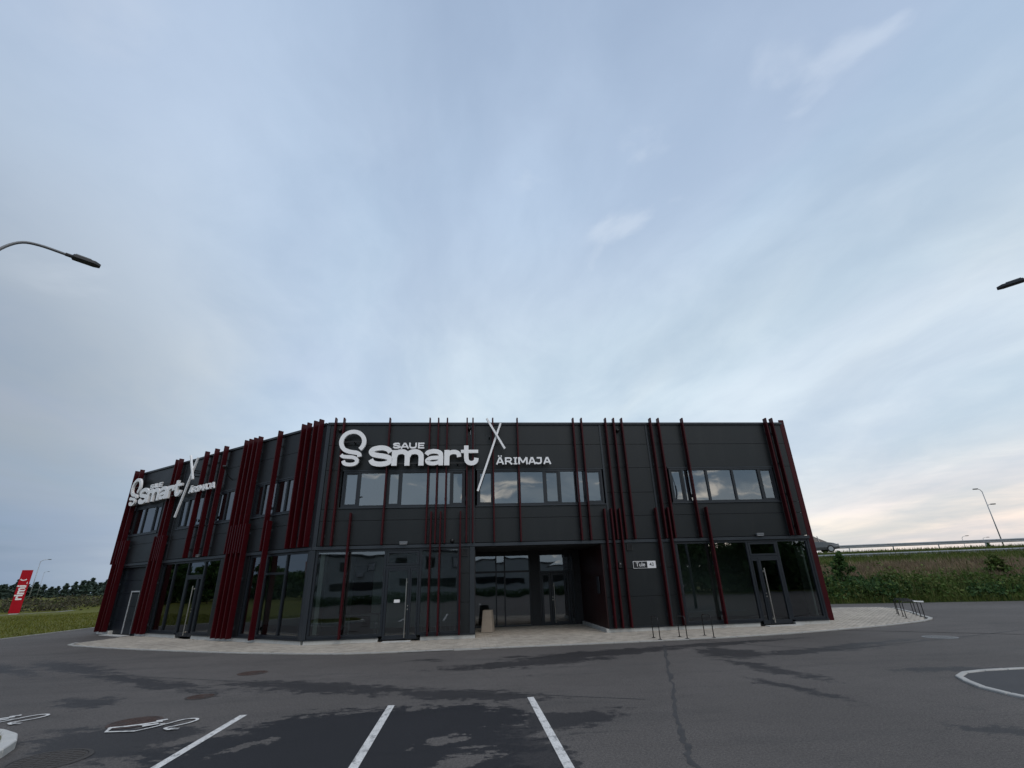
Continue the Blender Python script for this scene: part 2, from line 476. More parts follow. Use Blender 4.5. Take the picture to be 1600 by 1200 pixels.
class MB:
    def __init__(self):
        self.v = []
        self.f = []

    def add(self, vs, fs):
        k = len(self.v)
        self.v += [Vector(q) for q in vs]
        self.f += [tuple(k + i for i in f) for f in fs]
        return self

    def box(self, fr, x0, x1, n0, n1, z0, z1):
        vs = [fr.p(x, n, z) for x in (x0, x1) for n in (n0, n1) for z in (z0, z1)]
        return self.add(vs, BOXF)

    def beam(self, a, b, w, h, upv=(0, 0, 1)):
        a, b = Vector(a), Vector(b)
        d = (b - a).normalized()
        s = d.cross(Vector(upv))
        if s.length < 1e-4:
            s = d.cross(Vector((1, 0, 0)))
        s.normalize()
        u = s.cross(d)
        vs = [q + s * (i * w / 2) + u * (j * h / 2) for q in (a, b) for i in (-1, 1) for j in (-1, 1)]
        return self.add(vs, BOXF)

    def tube(self, pts, rad, seg=8, caps=True):
        pts = [Vector(q) for q in pts]
        rs = rad if isinstance(rad, (list, tuple)) else [rad] * len(pts)
        k = len(self.v)
        ref = None
        for i, q in enumerate(pts):
            d = (pts[min(i + 1, len(pts) - 1)] - pts[max(i - 1, 0)]).normalized()
            if ref is None:
                ref = Vector((0, 0, 1)) if abs(d.z) < .9 else Vector((1, 0, 0))
            s = d.cross(ref)
            s.normalize()
            u = s.cross(d)
            ref = u
            for j in range(seg):
                a = 2 * math.pi * j / seg
                self.v.append(q + (s * math.cos(a) + u * math.sin(a)) * rs[i])
        for i in range(len(pts) - 1):
            for j in range(seg):
                j2 = (j + 1) % seg
                self.f.append((k + i * seg + j, k + i * seg + j2, k + (i + 1) * seg + j2, k + (i + 1) * seg + j))
        if caps:
            self.f.append(tuple(k + j for j in range(seg))[::-1])
            self.f.append(tuple(k + (len(pts) - 1) * seg + j for j in range(seg)))
        return self

    def prism(self, poly, z0, z1):
        k = len(self.v)
        n = len(poly)
        self.v += [Vector((q[0], q[1], z0)) for q in poly] + [Vector((q[0], q[1], z1)) for q in poly]
        self.f.append(tuple(k + i for i in range(n))[::-1])
        self.f.append(tuple(k + n + i for i in range(n)))
        for i in range(n):
            j = (i + 1) % n
            self.f.append((k + i, k + j, k + n + j, k + n + i))
        return self

    def ribbon(self, pts, w, n0, n1, fr=None, closed=False):
        """flat stroke of width w through (x, z) points, extruded from n0 to n1 in frame fr"""
        fr = fr or WORLD
        P = [Vector((a, b)) for a, b in pts]
        n = len(P)
        L, Rr = [], []
        for i in range(n):
            if closed:
                a, b = P[i - 1], P[(i + 1) % n]
            else:
                a, b = P[max(i - 1, 0)], P[min(i + 1, n - 1)]
            d1 = (P[i] - a).normalized() if (P[i] - a).length > 1e-6 else None
            d2 = (b - P[i]).normalized() if (b - P[i]).length > 1e-6 else None
            d1 = d1 or d2
            d2 = d2 or d1
            t = (d1 + d2).normalized()
            nrm = Vector((-t.y, t.x))
            c = max(nrm.dot(Vector((-d1.y, d1.x))), .5)
            L.append(P[i] + nrm * (w / 2 / c))
            Rr.append(P[i] - nrm * (w / 2 / c))
        k = len(self.v)
        for i in range(n):
            for q in (L[i], Rr[i]):
                for nn in (n0, n1):
                    self.v.append(fr.p(q.x, nn, q.y))
        m = n if closed else n - 1
        for i in range(m):
            a, b = k + 4 * i, k + 4 * ((i + 1) % n)
            self.f += [(a + 1, b + 1, b + 3, a + 3), (a, a + 2, b + 2, b), (a, b, b + 1, a + 1), (a + 2, a + 3, b + 3, b + 2)]
        if not closed:
            self.f += [(k, k + 1, k + 3, k + 2), (k + 4 * (n - 1), k + 4 * (n - 1) + 2, k + 4 * (n - 1) + 3, k + 4 * (n - 1) + 1)]
        return self

    def build(self, name, material, parent=None, smooth=False, bevel=0.0, origin=None, normals=True):
        if origin is None:
            lo = Vector([min(q[i] for q in self.v) for i in range(3)])
            hi = Vector([max(q[i] for q in self.v) for i in range(3)])
            origin = Vector(((lo.x + hi.x) / 2, (lo.y + hi.y) / 2, lo.z))
        origin = Vector(origin)
        me = bpy.data.meshes.new(name)
        me.from_pydata([tuple(q - origin) for q in self.v], [], self.f)
        if normals or bevel:
            bm = bmesh.new()
            bm.from_mesh(me)
            if normals:
                bmesh.ops.recalc_face_normals(bm, faces=bm.faces)
            if bevel:
                bmesh.ops.bevel(bm, geom=bm.edges[:], offset=bevel, segments=1, affect='EDGES', clamp_overlap=True)
            bm.to_mesh(me)
            bm.free()
        if smooth:
            for q in me.polygons:
                q.use_smooth = True
        me.materials.append(material)
        o = bpy.data.objects.new(name, me)
        COL.objects.link(o)
        setp(o, parent, origin)
        return o


WLOC = {}


def setp(o, parent, origin):
    WLOC[o.name] = Vector(origin)
    if parent is not None:
        o.parent = parent
        o.location = Vector(origin) - WLOC[parent.name]
    else:
        o.location = origin


def empty(name, loc, label=None, cat=None, group=None):
    o = bpy.data.objects.new(name, None)
    o.empty_display_size = .3
    COL.objects.link(o)
    o.location = loc
    WLOC[o.name] = Vector(loc)
    tag(o, label, cat, group)
    return o


def tag(o, label=None, cat=None, group=None, kind=None):
    if label:
        o['label'] = label
    if cat:
        o['category'] = cat
    if group:
        o['group'] = group
    if kind:
        o['kind'] = kind
    return o


def copy_tree(o, parent=None):
    c = o.copy()
    COL.objects.link(c)
    WLOC[c.name] = WLOC.get(o.name, Vector((0, 0, 0)))
    if parent is not None:
        c.parent = parent
    for ch in [q for q in bpy.data.objects if q.parent == o]:
        copy_tree(ch, c)
    return c


def raw(name, verts, faces, material, parent=None, kind=None):
    """a mesh straight from numpy arrays"""
    me = bpy.data.meshes.new(name)
    verts = np.asarray(verts, np.float32)
    faces = np.asarray(faces, np.int32)
    k = faces.shape[1]
    me.vertices.add(len(verts))
    me.vertices.foreach_set('co', verts.ravel())
    me.loops.add(faces.size)
    me.loops.foreach_set('vertex_index', faces.ravel())
    me.polygons.add(len(faces))
    me.polygons.foreach_set('loop_start', np.arange(0, faces.size, k, dtype=np.int32))
    me.polygons.foreach_set('loop_total', np.full(len(faces), k, np.int32))
    me.update(calc_edges=True)
    me.materials.append(material)
    o = bpy.data.objects.new(name, me)
    COL.objects.link(o)
    WLOC[o.name] = Vector((0, 0, 0))
    if parent is not None:
        o.parent = parent
        o.location = -WLOC[parent.name]
    if kind:
        o['kind'] = kind
    return o


rng = np.random.default_rng(7)
random.seed(11)


def leaves(pos, size, flat=0.0, g=None):
    """leaf quads at pos (N,3) of half-size size (N,)"""
    g = g or rng
    n = len(pos)
    a = g.normal(size=(n, 3))
    a[:, 2] *= (1 - flat)
    a /= np.linalg.norm(a, axis=1)[:, None]
    b = g.normal(size=(n, 3))
    b -= a * (a * b).sum(1)[:, None]
    b /= np.linalg.norm(b, axis=1)[:, None]
    s = np.asarray(size)[:, None]
    q = np.stack([pos - a * s * 1.3, pos - b * s * .75, pos + a * s * 1.3, pos + b * s * .75], 1)
    return q.reshape(-1, 3), np.arange(4 * n).reshape(-1, 4)


def blades(pos, hgt, wid, lean=.35, g=None):
    """grass blades: thin upright triangles"""
    g = g or rng
    n = len(pos)
    an = g.uniform(0, 2 * np.pi, n)
    dx = np.stack([np.cos(an), np.sin(an), np.zeros(n)], 1) * (wid[:, None] / 2)
    la = g.uniform(0, 2 * np.pi, n)
    ll = g.uniform(0, lean, n) * hgt
    tip = pos + np.stack([np.cos(la) * ll, np.sin(la) * ll, hgt], 1)
    v = np.stack([pos - dx, pos + dx, tip], 1).reshape(-1, 3)
    return v, np.arange(3 * n).reshape(-1, 3)


def catmull(pts, k=6, closed=False):
    P = [Vector((*q, 0)) if len(q) == 2 else Vector(q) for q in pts]
    n = len(P)
    out = []
    rngn = n if closed else n - 1
    for i in range(rngn):
        p0 = P[i - 1] if (closed or i > 0) else P[0] * 2 - P[1]
        p1, p2 = P[i], P[(i + 1) % n]
        p3 = P[(i + 2) % n] if (closed or i + 2 < n) else P[-1] * 2 - P[-2]
        for j in range(k):
            t = j / k
            out.append(.5 * ((2 * p1) + (p2 - p0) * t + (2 * p0 - 5 * p1 + 4 * p2 - p3) * t * t + (3 * p1 - p0 - 3 * p2 + p3) * t ** 3))
    if not closed:
        out.append(P[-1])
    return [tuple(q[:2]) for q in out] if len(pts[0]) == 2 else out


# ================================================================== SETTING
BB = Vector((22.35, 29.8))
BD = Vector((8.81, -3.05)).normalized()
BN = Vector((-BD.y, BD.x))


def bank(t, s, z):
    q = BB + BD * t + BN * s
    return Vector((q.x, q.y, z))


# --- far ground
g = MB()
g.add([(-1800, -1500, -.04), (1800, -1500, -.04), (1800, 2200, -.04), (-1800, 2200, -.04)], [(0, 1, 2, 3)])
tag(g.build('ground', M['field'], origin=(0, 0, 0)), kind='structure')

# --- asphalt lot (one sheet, its far right edge follows the foot of the bank)
a0 = bank(-75, -.6, 0)
a1 = bank(90, -.6, 0)
lot = MB()
a2 = bank(-46.2, -.6, 0)
edge = [(-21.3, -60), (a1.x, -60), (a1.x, a1.y), (a2.x, a2.y), (-21.3, a2.y - .02)]
lot.add([(x, y, 0) for x, y in edge], [(0, 1, 2, 3, 4)])
LOT = tag(lot.build('parking_lot', M['asphalt'], origin=(0, 0, 0)), kind='structure')
# edging strip along the lot's grass side
eb = MB()
for i in range(56):
    y0 = -4 + i * 1.0
    b = MB().box(WORLD, -21.42, -21.30, -(y0 + .99), -y0, -.03, .035)
    b.build('edging_stone', M['kerb'], LOT)

for x, ya, yb, tilt in ((-3.03, 8.05, 2.9, .0), (-1.06, 8.15, 2.9, 0), (.945, 8.20, 2.9, 0)):
    b = MB()
    x *= 1.156
    ya *= 1.156
    b.add([(x - .055, yb, .004), (x + .055, yb, .004), (x + .055, ya, .004), (x - .055, ya, .004)], [(0, 1, 2, 3)])
    b.build('parking_line', M['whitepaint'], LOT)


def flat_path(mb, pts, w, z):
    P = [Vector(q) for q in pts]
    k = len(mb.v)
    for i, q in enumerate(P):
        d = (P[min(i + 1, len(P) - 1)] - P[max(i - 1, 0)]).normalized()
        s = Vector((-d.y, d.x)) * (w / 2)
        mb.v += [Vector((q.x + s.x, q.y + s.y, z)), Vector((q.x - s.x, q.y - s.y, z))]
    for i in range(len(P) - 1):
        mb.f.append((k + 2 * i, k + 2 * i + 1, k + 2 * i + 3, k + 2 * i + 2))


def ev_mark(dx, dy):
    """painted charging-bay mark: a car outline with a cable that ends in a plug"""
    T = lambda L: [(x + dx, y + dy) for x, y in L]
    b = MB()
    flat_path(b, T([(-5.20, 8.88), (-5.13, 8.68), (-4.72, 8.64), (-4.58, 8.80), (-4.48, 8.95)]), .05, 0.0125)
    flat_path(b, T([(-5.24, 8.90), (-5.02, 8.94), (-4.82, 9.02), (-4.62, 9.14)]), .075, 0.0132)
    flat_path(b, T([(-4.88, 9.00), (-4.66, 8.94)]), .07, 0.0139)
    flat_path(b, T([(-4.72, 9.16), (-4.60, 9.24)]), .085, 0.0146)
    flat_path(b, T([(-4.76, 8.88), (-4.60, 9.00)]), .085, 0.0153)
    b.build('charging_bay_marking', M['whitepaint'], LOT)
    b = MB()
    flat_path(b, catmull(T([(-4.56, 8.96), (-4.46, 8.96), (-4.40, 9.08), (-4.30, 9.19), (-4.16, 9.19), (-4.10, 9.08), (-4.15, 8.93), (-4.26, 8.80), (-4.34, 8.70), (-4.28, 8.63)]), 5), .045, 0.0160)
    flat_path(b, T([(-4.27, 8.64), (-4.20, 8.62)]), .11, 0.0167)
    flat_path(b, T([(-4.20, 8.645), (-4.12, 8.65)]), .022, 0.0174)
    flat_path(b, T([(-4.20, 8.595), (-4.11, 8.60)]), .022, 0.0181)
    b.build('charging_cable_marking', M['whitepaint'], LOT)


ev_mark(0, 0)
ev_mark(-2.76, .86)

# crack and paving joints
cr = MB()
ck = [(5.68, 15.14), (4.78, 12.69), (3.96, 10.45), (3.41, 8.91), (2.86, 7.49), (2.6, 6.7), (2.44, 6.17), (2.27, 5.2)]
ck2 = []
for i in range(len(ck) - 1):
    for j in range(7):
        t = j / 7
        ck2.append((ck[i][0] * (1 - t) + ck[i + 1][0] * t + random.uniform(-.035, .035), ck[i][1] * (1 - t) + ck[i + 1][1] * t))
P = [Vector(q) for q in ck2]
for i, q in enumerate(P):
    w = random.uniform(.012, .055)
    cr.v += [Vector((q.x - w, q.y, .0035)), Vector((q.x + w, q.y, .0035))]
for i in range(len(P) - 1):
    cr.f.append((2 * i, 2 * i + 1, 2 * i + 3, 2 * i + 2))
cr.build('sealed_crack', M['crackfill'], LOT)
for pts, w in (([(9.3, 12.95), (10.4, 13.15), (11.38, 13.41), (14, 14.1), (16.76, 14.92), (22, 16.5)], .05), ([(-9, 14.4), (-4.46, 12.24), (0.81, 9.83), (2.9, 8.9)], .035), ([(9.3, 12.95), (8.1, 14.2), (7.2, 15.7)], .05)):
    b = MB()
    flat_path(b, catmull(pts, 6), w, .0032)
    b.build('paving_joint', M['crackfill'], LOT)


# --- pavement around the building
KERB = [(-15.71, 23.19), (-15.6, 22.6), (-15.19, 22.1), (-13.39, 20.89), (-11.69, 19.85), (-8.79, 18.25), (-6.8, 17.25), (-5.51, 16.72), (-4.4, 16.3), (-3.4, 16.0), (-2.37, 15.93),
        (-.16, 15.93), (2.1, 15.90), (4.01, 15.88), (6.02, 15.92), (8.54, 16.05), (10.94, 16.42), (13.77, 17.13), (15.1, 17.55), (16.62, 18.15), (17.7, 18.75), (18.3, 19.35), (18.79, 20.23), (19.82, 21.78), (21.0, 23.76), (21.5, 24.8), (21.3, 25.6), (20.6, 26.0), (13.6, 27.6)]
LC = Vector((-5.56, 18.72))
LD = Vector((-.804, .594)).normalized()
PAVE = KERB + [(13.6, 22.75), (0.2, 22.75), (0.2, 18.9), (-5.45, 18.9)] + [tuple(LC + LD * u) for u in (5, 11.75)] + [(-15.2, 24.9)]
pv = MB().prism(PAVE, -.02, .012)
PV = tag(pv.build('pavement', M['joint'], origin=(0, 0, 0)), kind='structure')


def inside(P, x, y):
    c = np.zeros(x.shape, bool)
    n = len(P)
    for i in range(n):
        x1, y1 = P[i]
        x2, y2 = P[(i + 1) % n]
        if y1 == y2:
            continue
        cond = ((y1 > y) != (y2 > y)) & (x < (x2 - x1) * (y - y1) / (y2 - y1) + x1)
        c ^= cond
    return c


def resample(pts, step):
    out = [Vector(pts[0])]
    acc = 0
    P = [Vector(q) for q in pts]
    for i in range(len(P) - 1):
        seg = (P[i + 1] - P[i]).length
        d = P[i + 1] - P[i]
        t = step - acc
        while t <= seg:
            out.append(P[i] + d * (t / seg))
            t += step
        acc = seg - (t - step)
    out.append(P[-1])
    return out


def offset_in(pts, w):
    out = []
    for i, q in enumerate(pts):
        d = (pts[min(i + 1, len(pts) - 1)] - pts[max(i - 1, 0)]).normalized()
        out.append(q + Vector((-d.y, d.x)) * w)
    return out


kp = resample(KERB, .8)
ki = offset_in(kp, .13)
for i in range(len(kp) - 1):
    a, b2, c, d = kp[i], kp[i + 1], ki[i + 1], ki[i]
    e = (b2 - a) * .012
    MB().prism([a + e, b2 - e, c - e, d + e], -.02, .036 + random.uniform(-.002, .002)).build('kerb_stone', M['kerb'], PV)
# pavers: every stone has its own chamfered top, staggered in courses
pw_, ph_ = .205, .102
xs, ys = [], []
NYR = int((28 - 15.5) / ph_)
for j in range(NYR):
    yy = 15.5 + j * ph_
    x0 = -16.2 + (j % 2) * pw_ / 2
    xx = np.arange(x0, 22, pw_)
    xs.append(xx)
    ys.append(np.full(len(xx), yy))
xs, ys = np.concatenate(xs), np.concatenate(ys)
inner = [tuple(q) for q in offset_in(resample(KERB, .8), .155)] + list(PAVE[len(KERB):])
ok = inside(inner, xs, ys) & inside(inner, xs - .09, ys - .04) & inside(inner, xs + .09, ys + .04) & inside(inner, xs - .09, ys + .04) & inside(inner, xs + .09, ys - .04)
ok &= ~((xs > 5.0) & (xs < 13.6) & (ys > 18.72) & (ys < 27.7))
xs, ys = xs[ok], ys[ok]
n = len(xs)
zz = .030 + rng.normal(0, .0012, n)
hx, hy = pw_ / 2 - .004, ph_ / 2 - .004
ring = lambda kx, ky, z: [np.stack([xs + sx * kx, ys + sy * ky, z], 1) for sx, sy in ((-1, -1), (1, -1), (1, 1), (-1, 1))]
V = np.stack(ring(hx - .006, hy - .006, zz) + ring(hx, hy, zz - .007) , 1)
low = np.stack(ring(hx, hy, np.full(n, .008)), 1)
V = np.concatenate([V, low], 1).reshape(-1, 3)
fq = [(0, 1, 2, 3)]
for a, b2 in ((0, 4), (4, 8)):
    for i in range(4):
        j = (i + 1) % 4
        fq.append((a + i, b2 + i, b2 + j, a + j))
F = (np.arange(n)[:, None, None] * 12 + np.array(fq)[None]).reshape(-1, 4)
raw('pavers', V, F, M['paver'], PV, 'stuff')
LEFTAP = None

# --- traffic islands
isr = [(15.2, 9.9), (12.5, 9.78), (10.55, 9.62), (9.98, 9.66), (9.37, 9.60), (8.93, 9.42), (8.72, 9.12), (8.50, 8.75), (8.33, 8.35), (8.27, 7.9), (8.28, 7.3), (8.3, 5.5)]
ISL = empty('traffic_island', (10, 8, 0), 'asphalt filled traffic island with pale kerb at the right edge of the lot', 'traffic island')
P = resample(isr, .5)
I = offset_in(P, .11)
for i in range(len(P) - 1):
    a, b2, c, d = P[i], P[i + 1], I[i + 1], I[i]
    e = (b2 - a) * .012
    MB().prism([a + e, b2 - e, c - e, d + e], -.02, .035 + random.uniform(-.003, .003)).build('kerb_stone', M['kerb'], ISL, bevel=.012)
MB().prism([tuple(q) for q in offset_in(P, .105)] + [(15.2, 5.5)], -.01, .018).build('island_surface', M['asphaltnew'], ISL)

isl = [(-6.3, 5.6), (-5.62, 7.2), (-5.70, 7.7), (-5.86, 8.10), (-6.10, 8.43), (-6.34, 8.66), (-6.70, 8.82), (-8.6, 9.5)]
ISL2 = empty('grass_island', (-7, 7.6, 0), 'small kerbed island with grass at the bottom left corner', 'traffic island')
P = resample(isl, .45)
I = offset_in(P, .17)
for i in range(len(P) - 1):
    a, b2, c, d = P[i], P[i + 1], I[i + 1], I[i]
    e = (b2 - a) * .012
    MB().prism([a + e, b2 - e, c - e, d + e], -.02, .10 + random.uniform(-.003, .003)).build('kerb_stone', M['concrete'], ISL2, bevel=.012)
ip = [tuple(q) for q in offset_in(P, .165)] + [(-8.6, 5.6)]
MB().prism(ip, -.01, .09).build('soil', M['field'], ISL2)
bx, by = rng.uniform(-8.6, -5.6, 26000), rng.uniform(5.6, 9.5, 26000)
k = inside(ip, bx, by)
bp_ = np.stack([bx[k], by[k], np.full(k.sum(), .085)], 1)
v, f = blades(bp_, rng.uniform(.03, .09, len(bp_)), rng.uniform(.006, .012, len(bp_)), .6)
raw('turf', v, f, M['grass'], ISL2, 'stuff')

# --- manhole covers
def manhole(x, y, r, frame_m, lid_m, label, ell=0):
    e = empty('manhole_cover', (x, y, 0), label, 'manhole cover')
    seg = 28
    b = MB()
    for i in range(seg):
        a = 2 * math.pi * i / seg
        b.v.append(Vector((x + math.cos(a) * r * 1.0, y + math.sin(a) * r, .006)))
        b.v.append(Vector((x + math.cos(a) * r * .88, y + math.sin(a) * r * .88, .009)))
    for i in range(seg):
        j = (i + 1) % seg
        b.f.append((2 * i, 2 * j, 2 * j + 1, 2 * i + 1))
    b.build('cover_frame', frame_m, e)
    b = MB()
    b.prism([(x + math.cos(2 * math.pi * i / seg) * r * .865, y + math.sin(2 * math.pi * i / seg) * r * .865) for i in range(seg)], .001, .007)
    # raised bars on the lid
    for i in range(-4, 5):
        yy = i * r * .17
        w = math.sqrt(max(r * r * .68 - yy * yy, 0))
        if w > .03:
            nb = max(2, int(2 * w / (r * .3)))
            for j in range(nb):
                xa = -w + 2 * w * (j + .12) / nb
                xb = -w + 2 * w * (j + .88) / nb
                b.box(WORLD, x + xa, x + xb, -(y + yy + r * .045), -(y + yy - r * .045), .0071, .011)
    b.build('lid', lid_m, e)
    return e


manhole(-5.02, 7.52, .43, M['castiron'], M['castiron'], 'large round grey manhole cover beside the grass island, bottom left')
manhole(-5.05, 9.20, .36, M['rust'], M['rust'], 'rusty manhole cover under the painted charging bay mark')
manhole(-4.95, 10.95, .26, M['castiron'], M['rust'], 'small brownish manhole cover beyond the charging bay mark')
manhole(-5.03, 13.5, .33, M['rust'], M['rust'], 'dark reddish manhole cover nearest the pavement')
manhole(13.5, 14.25, .42, M['paleiron'], M['paleiron'], 'pale grey manhole cover in the open lot at right')

# --- embankment of the highway
prof = [(-.6, -.02), (0, .02), (.9, .12), (3, .75), (6, 1.62), (8, 2.15), (11, 2.68), (13, 3.05), (14.2, 3.22), (17, 3.40), (22, 3.46), (24.2, 3.50), (25.4, 3.35), (36, -.02)]
em = MB()
ts = list(np.linspace(-44, 160, 103))
for t in ts:
    for s, z in prof:
        wv = .10 * math.sin(t * .9 + s) * min(1, max(0, s / 3)) * (1 if s < 13 else 0)
        fade = min(1, max(0, (t + 44) / 14))
        em.v.append(bank(t, s, (z + wv + .02) * fade * fade * (3 - 2 * fade) - .02))
nP = len(prof)
for i in range(len(ts) - 1):
    for j in range(nP - 1):
        em.f.append((i * nP + j, (i + 1) * nP + j, (i + 1) * nP + j + 1, i * nP + j + 1))
tag(em.build('embankment', M['bank'], origin=(BB.x, BB.y, 0), smooth=True), kind='structure')
rd = MB()
rd.add([bank(-29, 15.2, 3.335), bank(160, 15.2, 3.335), bank(160, 23.2, 3.52), bank(-29, 23.2, 3.52)], [(0, 1, 2, 3)])
tag(rd.build('highway', M['roadtop'], origin=(BB.x, BB.y, 0)), kind='structure')


def bank_z(s):
    for (s0, z0), (s1, z1) in zip(prof[:-1], prof[1:]):
        if s0 <= s <= s1:
            return z0 + (z1 - z0) * (s - s0) / (s1 - s0)
    return 0


bank_zv = np.vectorize(bank_z)


def bank_pts(t, s, dz=0):
    q = np.stack([BB.x + BD.x * t + BN.x * s, BB.y + BD.y * t + BN.y * s, bank_zv(s) + dz], 1)
    return q


# guardrails
def guardrail(s, zg, ztop, t0, t1, label, step=4.0, hgt=.32):
    e = empty('guardrail', bank((t0 + t1) / 2, s, zg), label, 'guardrail')
    b = MB()
    # W profile
    pr = [(0, 0), (.055, .04), (.055, .10), (0, .14), (0, .18), (.055, .22), (.055, .28), (0, .32)]
    n = int((t1 - t0) / step)
    for i in range(n + 1):
        t = t0 + i * step
        for o_, zz_ in pr:
            b.v.append(bank(t, s - .06 - o_, ztop - hgt + zz_ * hgt / .32))
    for i in range(n):
        for j in range(len(pr) - 1):
            b.f.append((i * 8 + j, (i + 1) * 8 + j, (i + 1) * 8 + j + 1, i * 8 + j + 1))
    b.build('rail', M['galv'], e, normals=False)
    for i in range(n + 1):
        t = t0 + i * step
        MB().beam(bank(t, s, zg - .1), bank(t, s, ztop - .02), .12, .06, BD.to_3d()).build('post', M['galv'], e)
    return e


guardrail(12.0, 2.60, 3.08, -18, 110, 'nearer low guardrail along the front shoulder of the highway bank')
guardrail(23.9, 3.40, 4.26, -18, 110, 'farther guardrail standing against the sky on top of the bank')

# vegetation on the bank: dense undergrowth, dry grass, mown top
N = 46000
bt = rng.uniform(-14, 46, 900)
bs = np.clip(rng.normal(1.9, .85, 900), .5, 4.6)
br = rng.uniform(.25, .75, 900) * (1 + .35 * np.sin(bt * .8) * np.sin(bt * .31 + 1))
tone = rng.uniform(0, 1, 900)
idx = rng.integers(0, 900, N)
dv = rng.normal(size=(N, 3))
dv /= np.linalg.norm(dv, axis=1)[:, None]
rr = br[idx] * rng.uniform(.55, 1.0, N) ** .4
pt = bank_pts(bt[idx], bs[idx], 0)
pt = pt + dv * rr[:, None] * np.array([1, 1, .85]) + np.array([0, 0, 1]) * (br[idx] * .45)[:, None]
tt_ = bt[idx]
pt = pt[(pt[:, 2] > .03) & (np.sin(tt_ * .55 + 1.1) + .8 * np.sin(tt_ * .21 + bs[idx]) + .5 * np.sin(tt_ * 1.7) > -.55)]
v, f = leaves(pt, rng.uniform(.05, .12, len(pt)))
tag(raw('undergrowth', v, f, M['shrub']), 'band of dense dark green undergrowth along the foot of the highway bank', 'undergrowth', kind='stuff')
N = 30000
t_, s_ = rng.uniform(-14, 46, N), rng.uniform(.2, 3.8, N)
q = bank_pts(t_, s_, rng.uniform(0, 1, N) * (.45 + .35 * np.sin(t_ * .9) * np.sin(t_ * .37 + s_)))
v, f = leaves(q, rng.uniform(.04, .10, N))
v2, f2 = blades(bank_pts(rng.uniform(-14, 46, 14000), rng.uniform(-.3, 1.6, 14000)), rng.uniform(.15, .5, 14000), rng.uniform(.02, .05, 14000))
yt = rng.uniform(-12, 46, 60)
ys_ = rng.uniform(1.0, 5.0, 60)
yi = rng.integers(0, 60, 9000)
yq = bank_pts(yt[yi] + rng.normal(0, .45, 9000), np.clip(ys_[yi] * .55 + rng.normal(0, .35, 9000), .1, 3.4), 0)
yq[:, 2] += np.abs(rng.normal(0, .55, 9000)) + .1
v0, f0 = leaves(yq, rng.uniform(.04, .10, 9000))
v, f = np.concatenate([v, v0]), np.concatenate([f, f0 + len(v)])
tag(raw('weeds', v, f, M['weed']), 'light green weeds and nettles growing up the highway bank', 'weeds', kind='stuff')
t_ = rng.uniform(-14, 46, 12000)
s_ = rng.uniform(.3, 4.4, 12000)
k = rng.uniform(0, 1, 12000) < .5 + .5 * np.sin(t_ * 1.1 + 2) * np.sin(t_ * .43)
sv, sf = blades(bank_pts(t_[k], s_[k]), rng.uniform(.5, 1.25, k.sum()), rng.uniform(.03, .07, k.sum()), .35)
tag(raw('tall_weeds', sv, sf, M['weed']), 'tall pale green stalks standing up out of the undergrowth on the bank', 'weeds', kind='stuff')
tag(raw('verge_grass', v2, f2, M['verge']), 'strip of bright grass along the far edge of the lot', 'grass', kind='stuff')
N = 110000
t_ = rng.uniform(-14, 50, N)
s_ = rng.uniform(3.6, 7.9, N) + rng.normal(0, .35, N)
keep = rng.uniform(0, 1, N) < (.55 + .45 * np.sin(t_ * .7) * np.sin(s_ * 1.3 + t_ * .23))
t_, s_ = t_[keep], s_[keep]
v, f = blades(bank_pts(t_, s_), rng.uniform(.15, .5, len(t_)), rng.uniform(.03, .07, len(t_)), .6)
tag(raw('dry_grass', v, f, M['dry']), 'brown dry tall grass half way up the highway bank', 'dry grass', kind='stuff')
N = 50000
t_, s_ = rng.uniform(-14, 50, N), rng.uniform(7.6, 14.6, N)
v, f = blades(bank_pts(t_, s_), rng.uniform(.1, .34, N), rng.uniform(.03, .06, N), .5)
tag(raw('mown_grass', v, f, M['verge']), 'short green grass near the top of the highway bank', 'grass', kind='stuff')


def tree(name, loc, h, cr, label, cat, leafm, barkm, n=2600, seed=1, base=.25, lsize=.09, group=None, top=.35):
    """a tapered trunk with limbs; leaf clumps are spread round the limb ends"""
    g2 = np.random.default_rng(seed)
    loc = Vector(loc)
    e = empty(name, loc, label, cat, group)
    b = MB()
    lean = Vector((g2.normal(0, .03), g2.normal(0, .03), 1))
    pts = [loc + lean * (h * .9 * k / 5) + Vector((g2.normal(0, .02) * h * .3, g2.normal(0, .02) * h * .3, 0)) * (k > 0) for k in range(6)]
    r0_ = .022 * h
    b.tube(pts, [r0_ * (1 - .15 * k) for k in range(6)], 7)
    cl = []
    nl = 16
    for i in range(nl):
        k = base + (1 - base) * (i + .5) / nl
        a = i * 2.4 + g2.uniform(-.4, .4)
        p0 = loc + lean * (h * .9 * k)
        kk = (k - base) / (1 - base)
        ln = cr * (math.sin(math.pi * min(.18 + kk * (1 - .1), .97)) ** .7 if top else 1) * g2.uniform(.6, 1.1)
        tip = p0 + Vector((math.cos(a) * ln, math.sin(a) * ln, ln * g2.uniform(.15, .6)))
        midp = (p0 + tip) / 2 + Vector((0, 0, ln * .06))
        b.tube([p0, midp, tip], [r0_ * .38 * (1 - k * .5), r0_ * .22, r0_ * .08], 5, caps=False)
        for q in (tip, midp * .4 + tip * .6, midp):
            cl.append((q, cr * g2.uniform(.22, .42)))
    cl.append((loc + lean * (h * .95), cr * .35))
    b.build('trunk', barkm, e)
    ids = g2.integers(0, len(cl), n)
    C_ = np.array([[*c[0]] for c in cl])[ids]
    rad = np.array([c[1] for c in cl])[ids]
    dv = g2.normal(size=(n, 3))
    dv /= np.linalg.norm(dv, axis=1)[:, None]
    P_ = C_ + dv * (rad * g2.uniform(.2, 1, n) ** .5)[:, None] * np.array([1, 1, .75])
    v, f = leaves(P_, g2.uniform(.6, 1.3, n) * lsize, .2, g2)
    raw('crown', v, f, leafm, e)
    return e


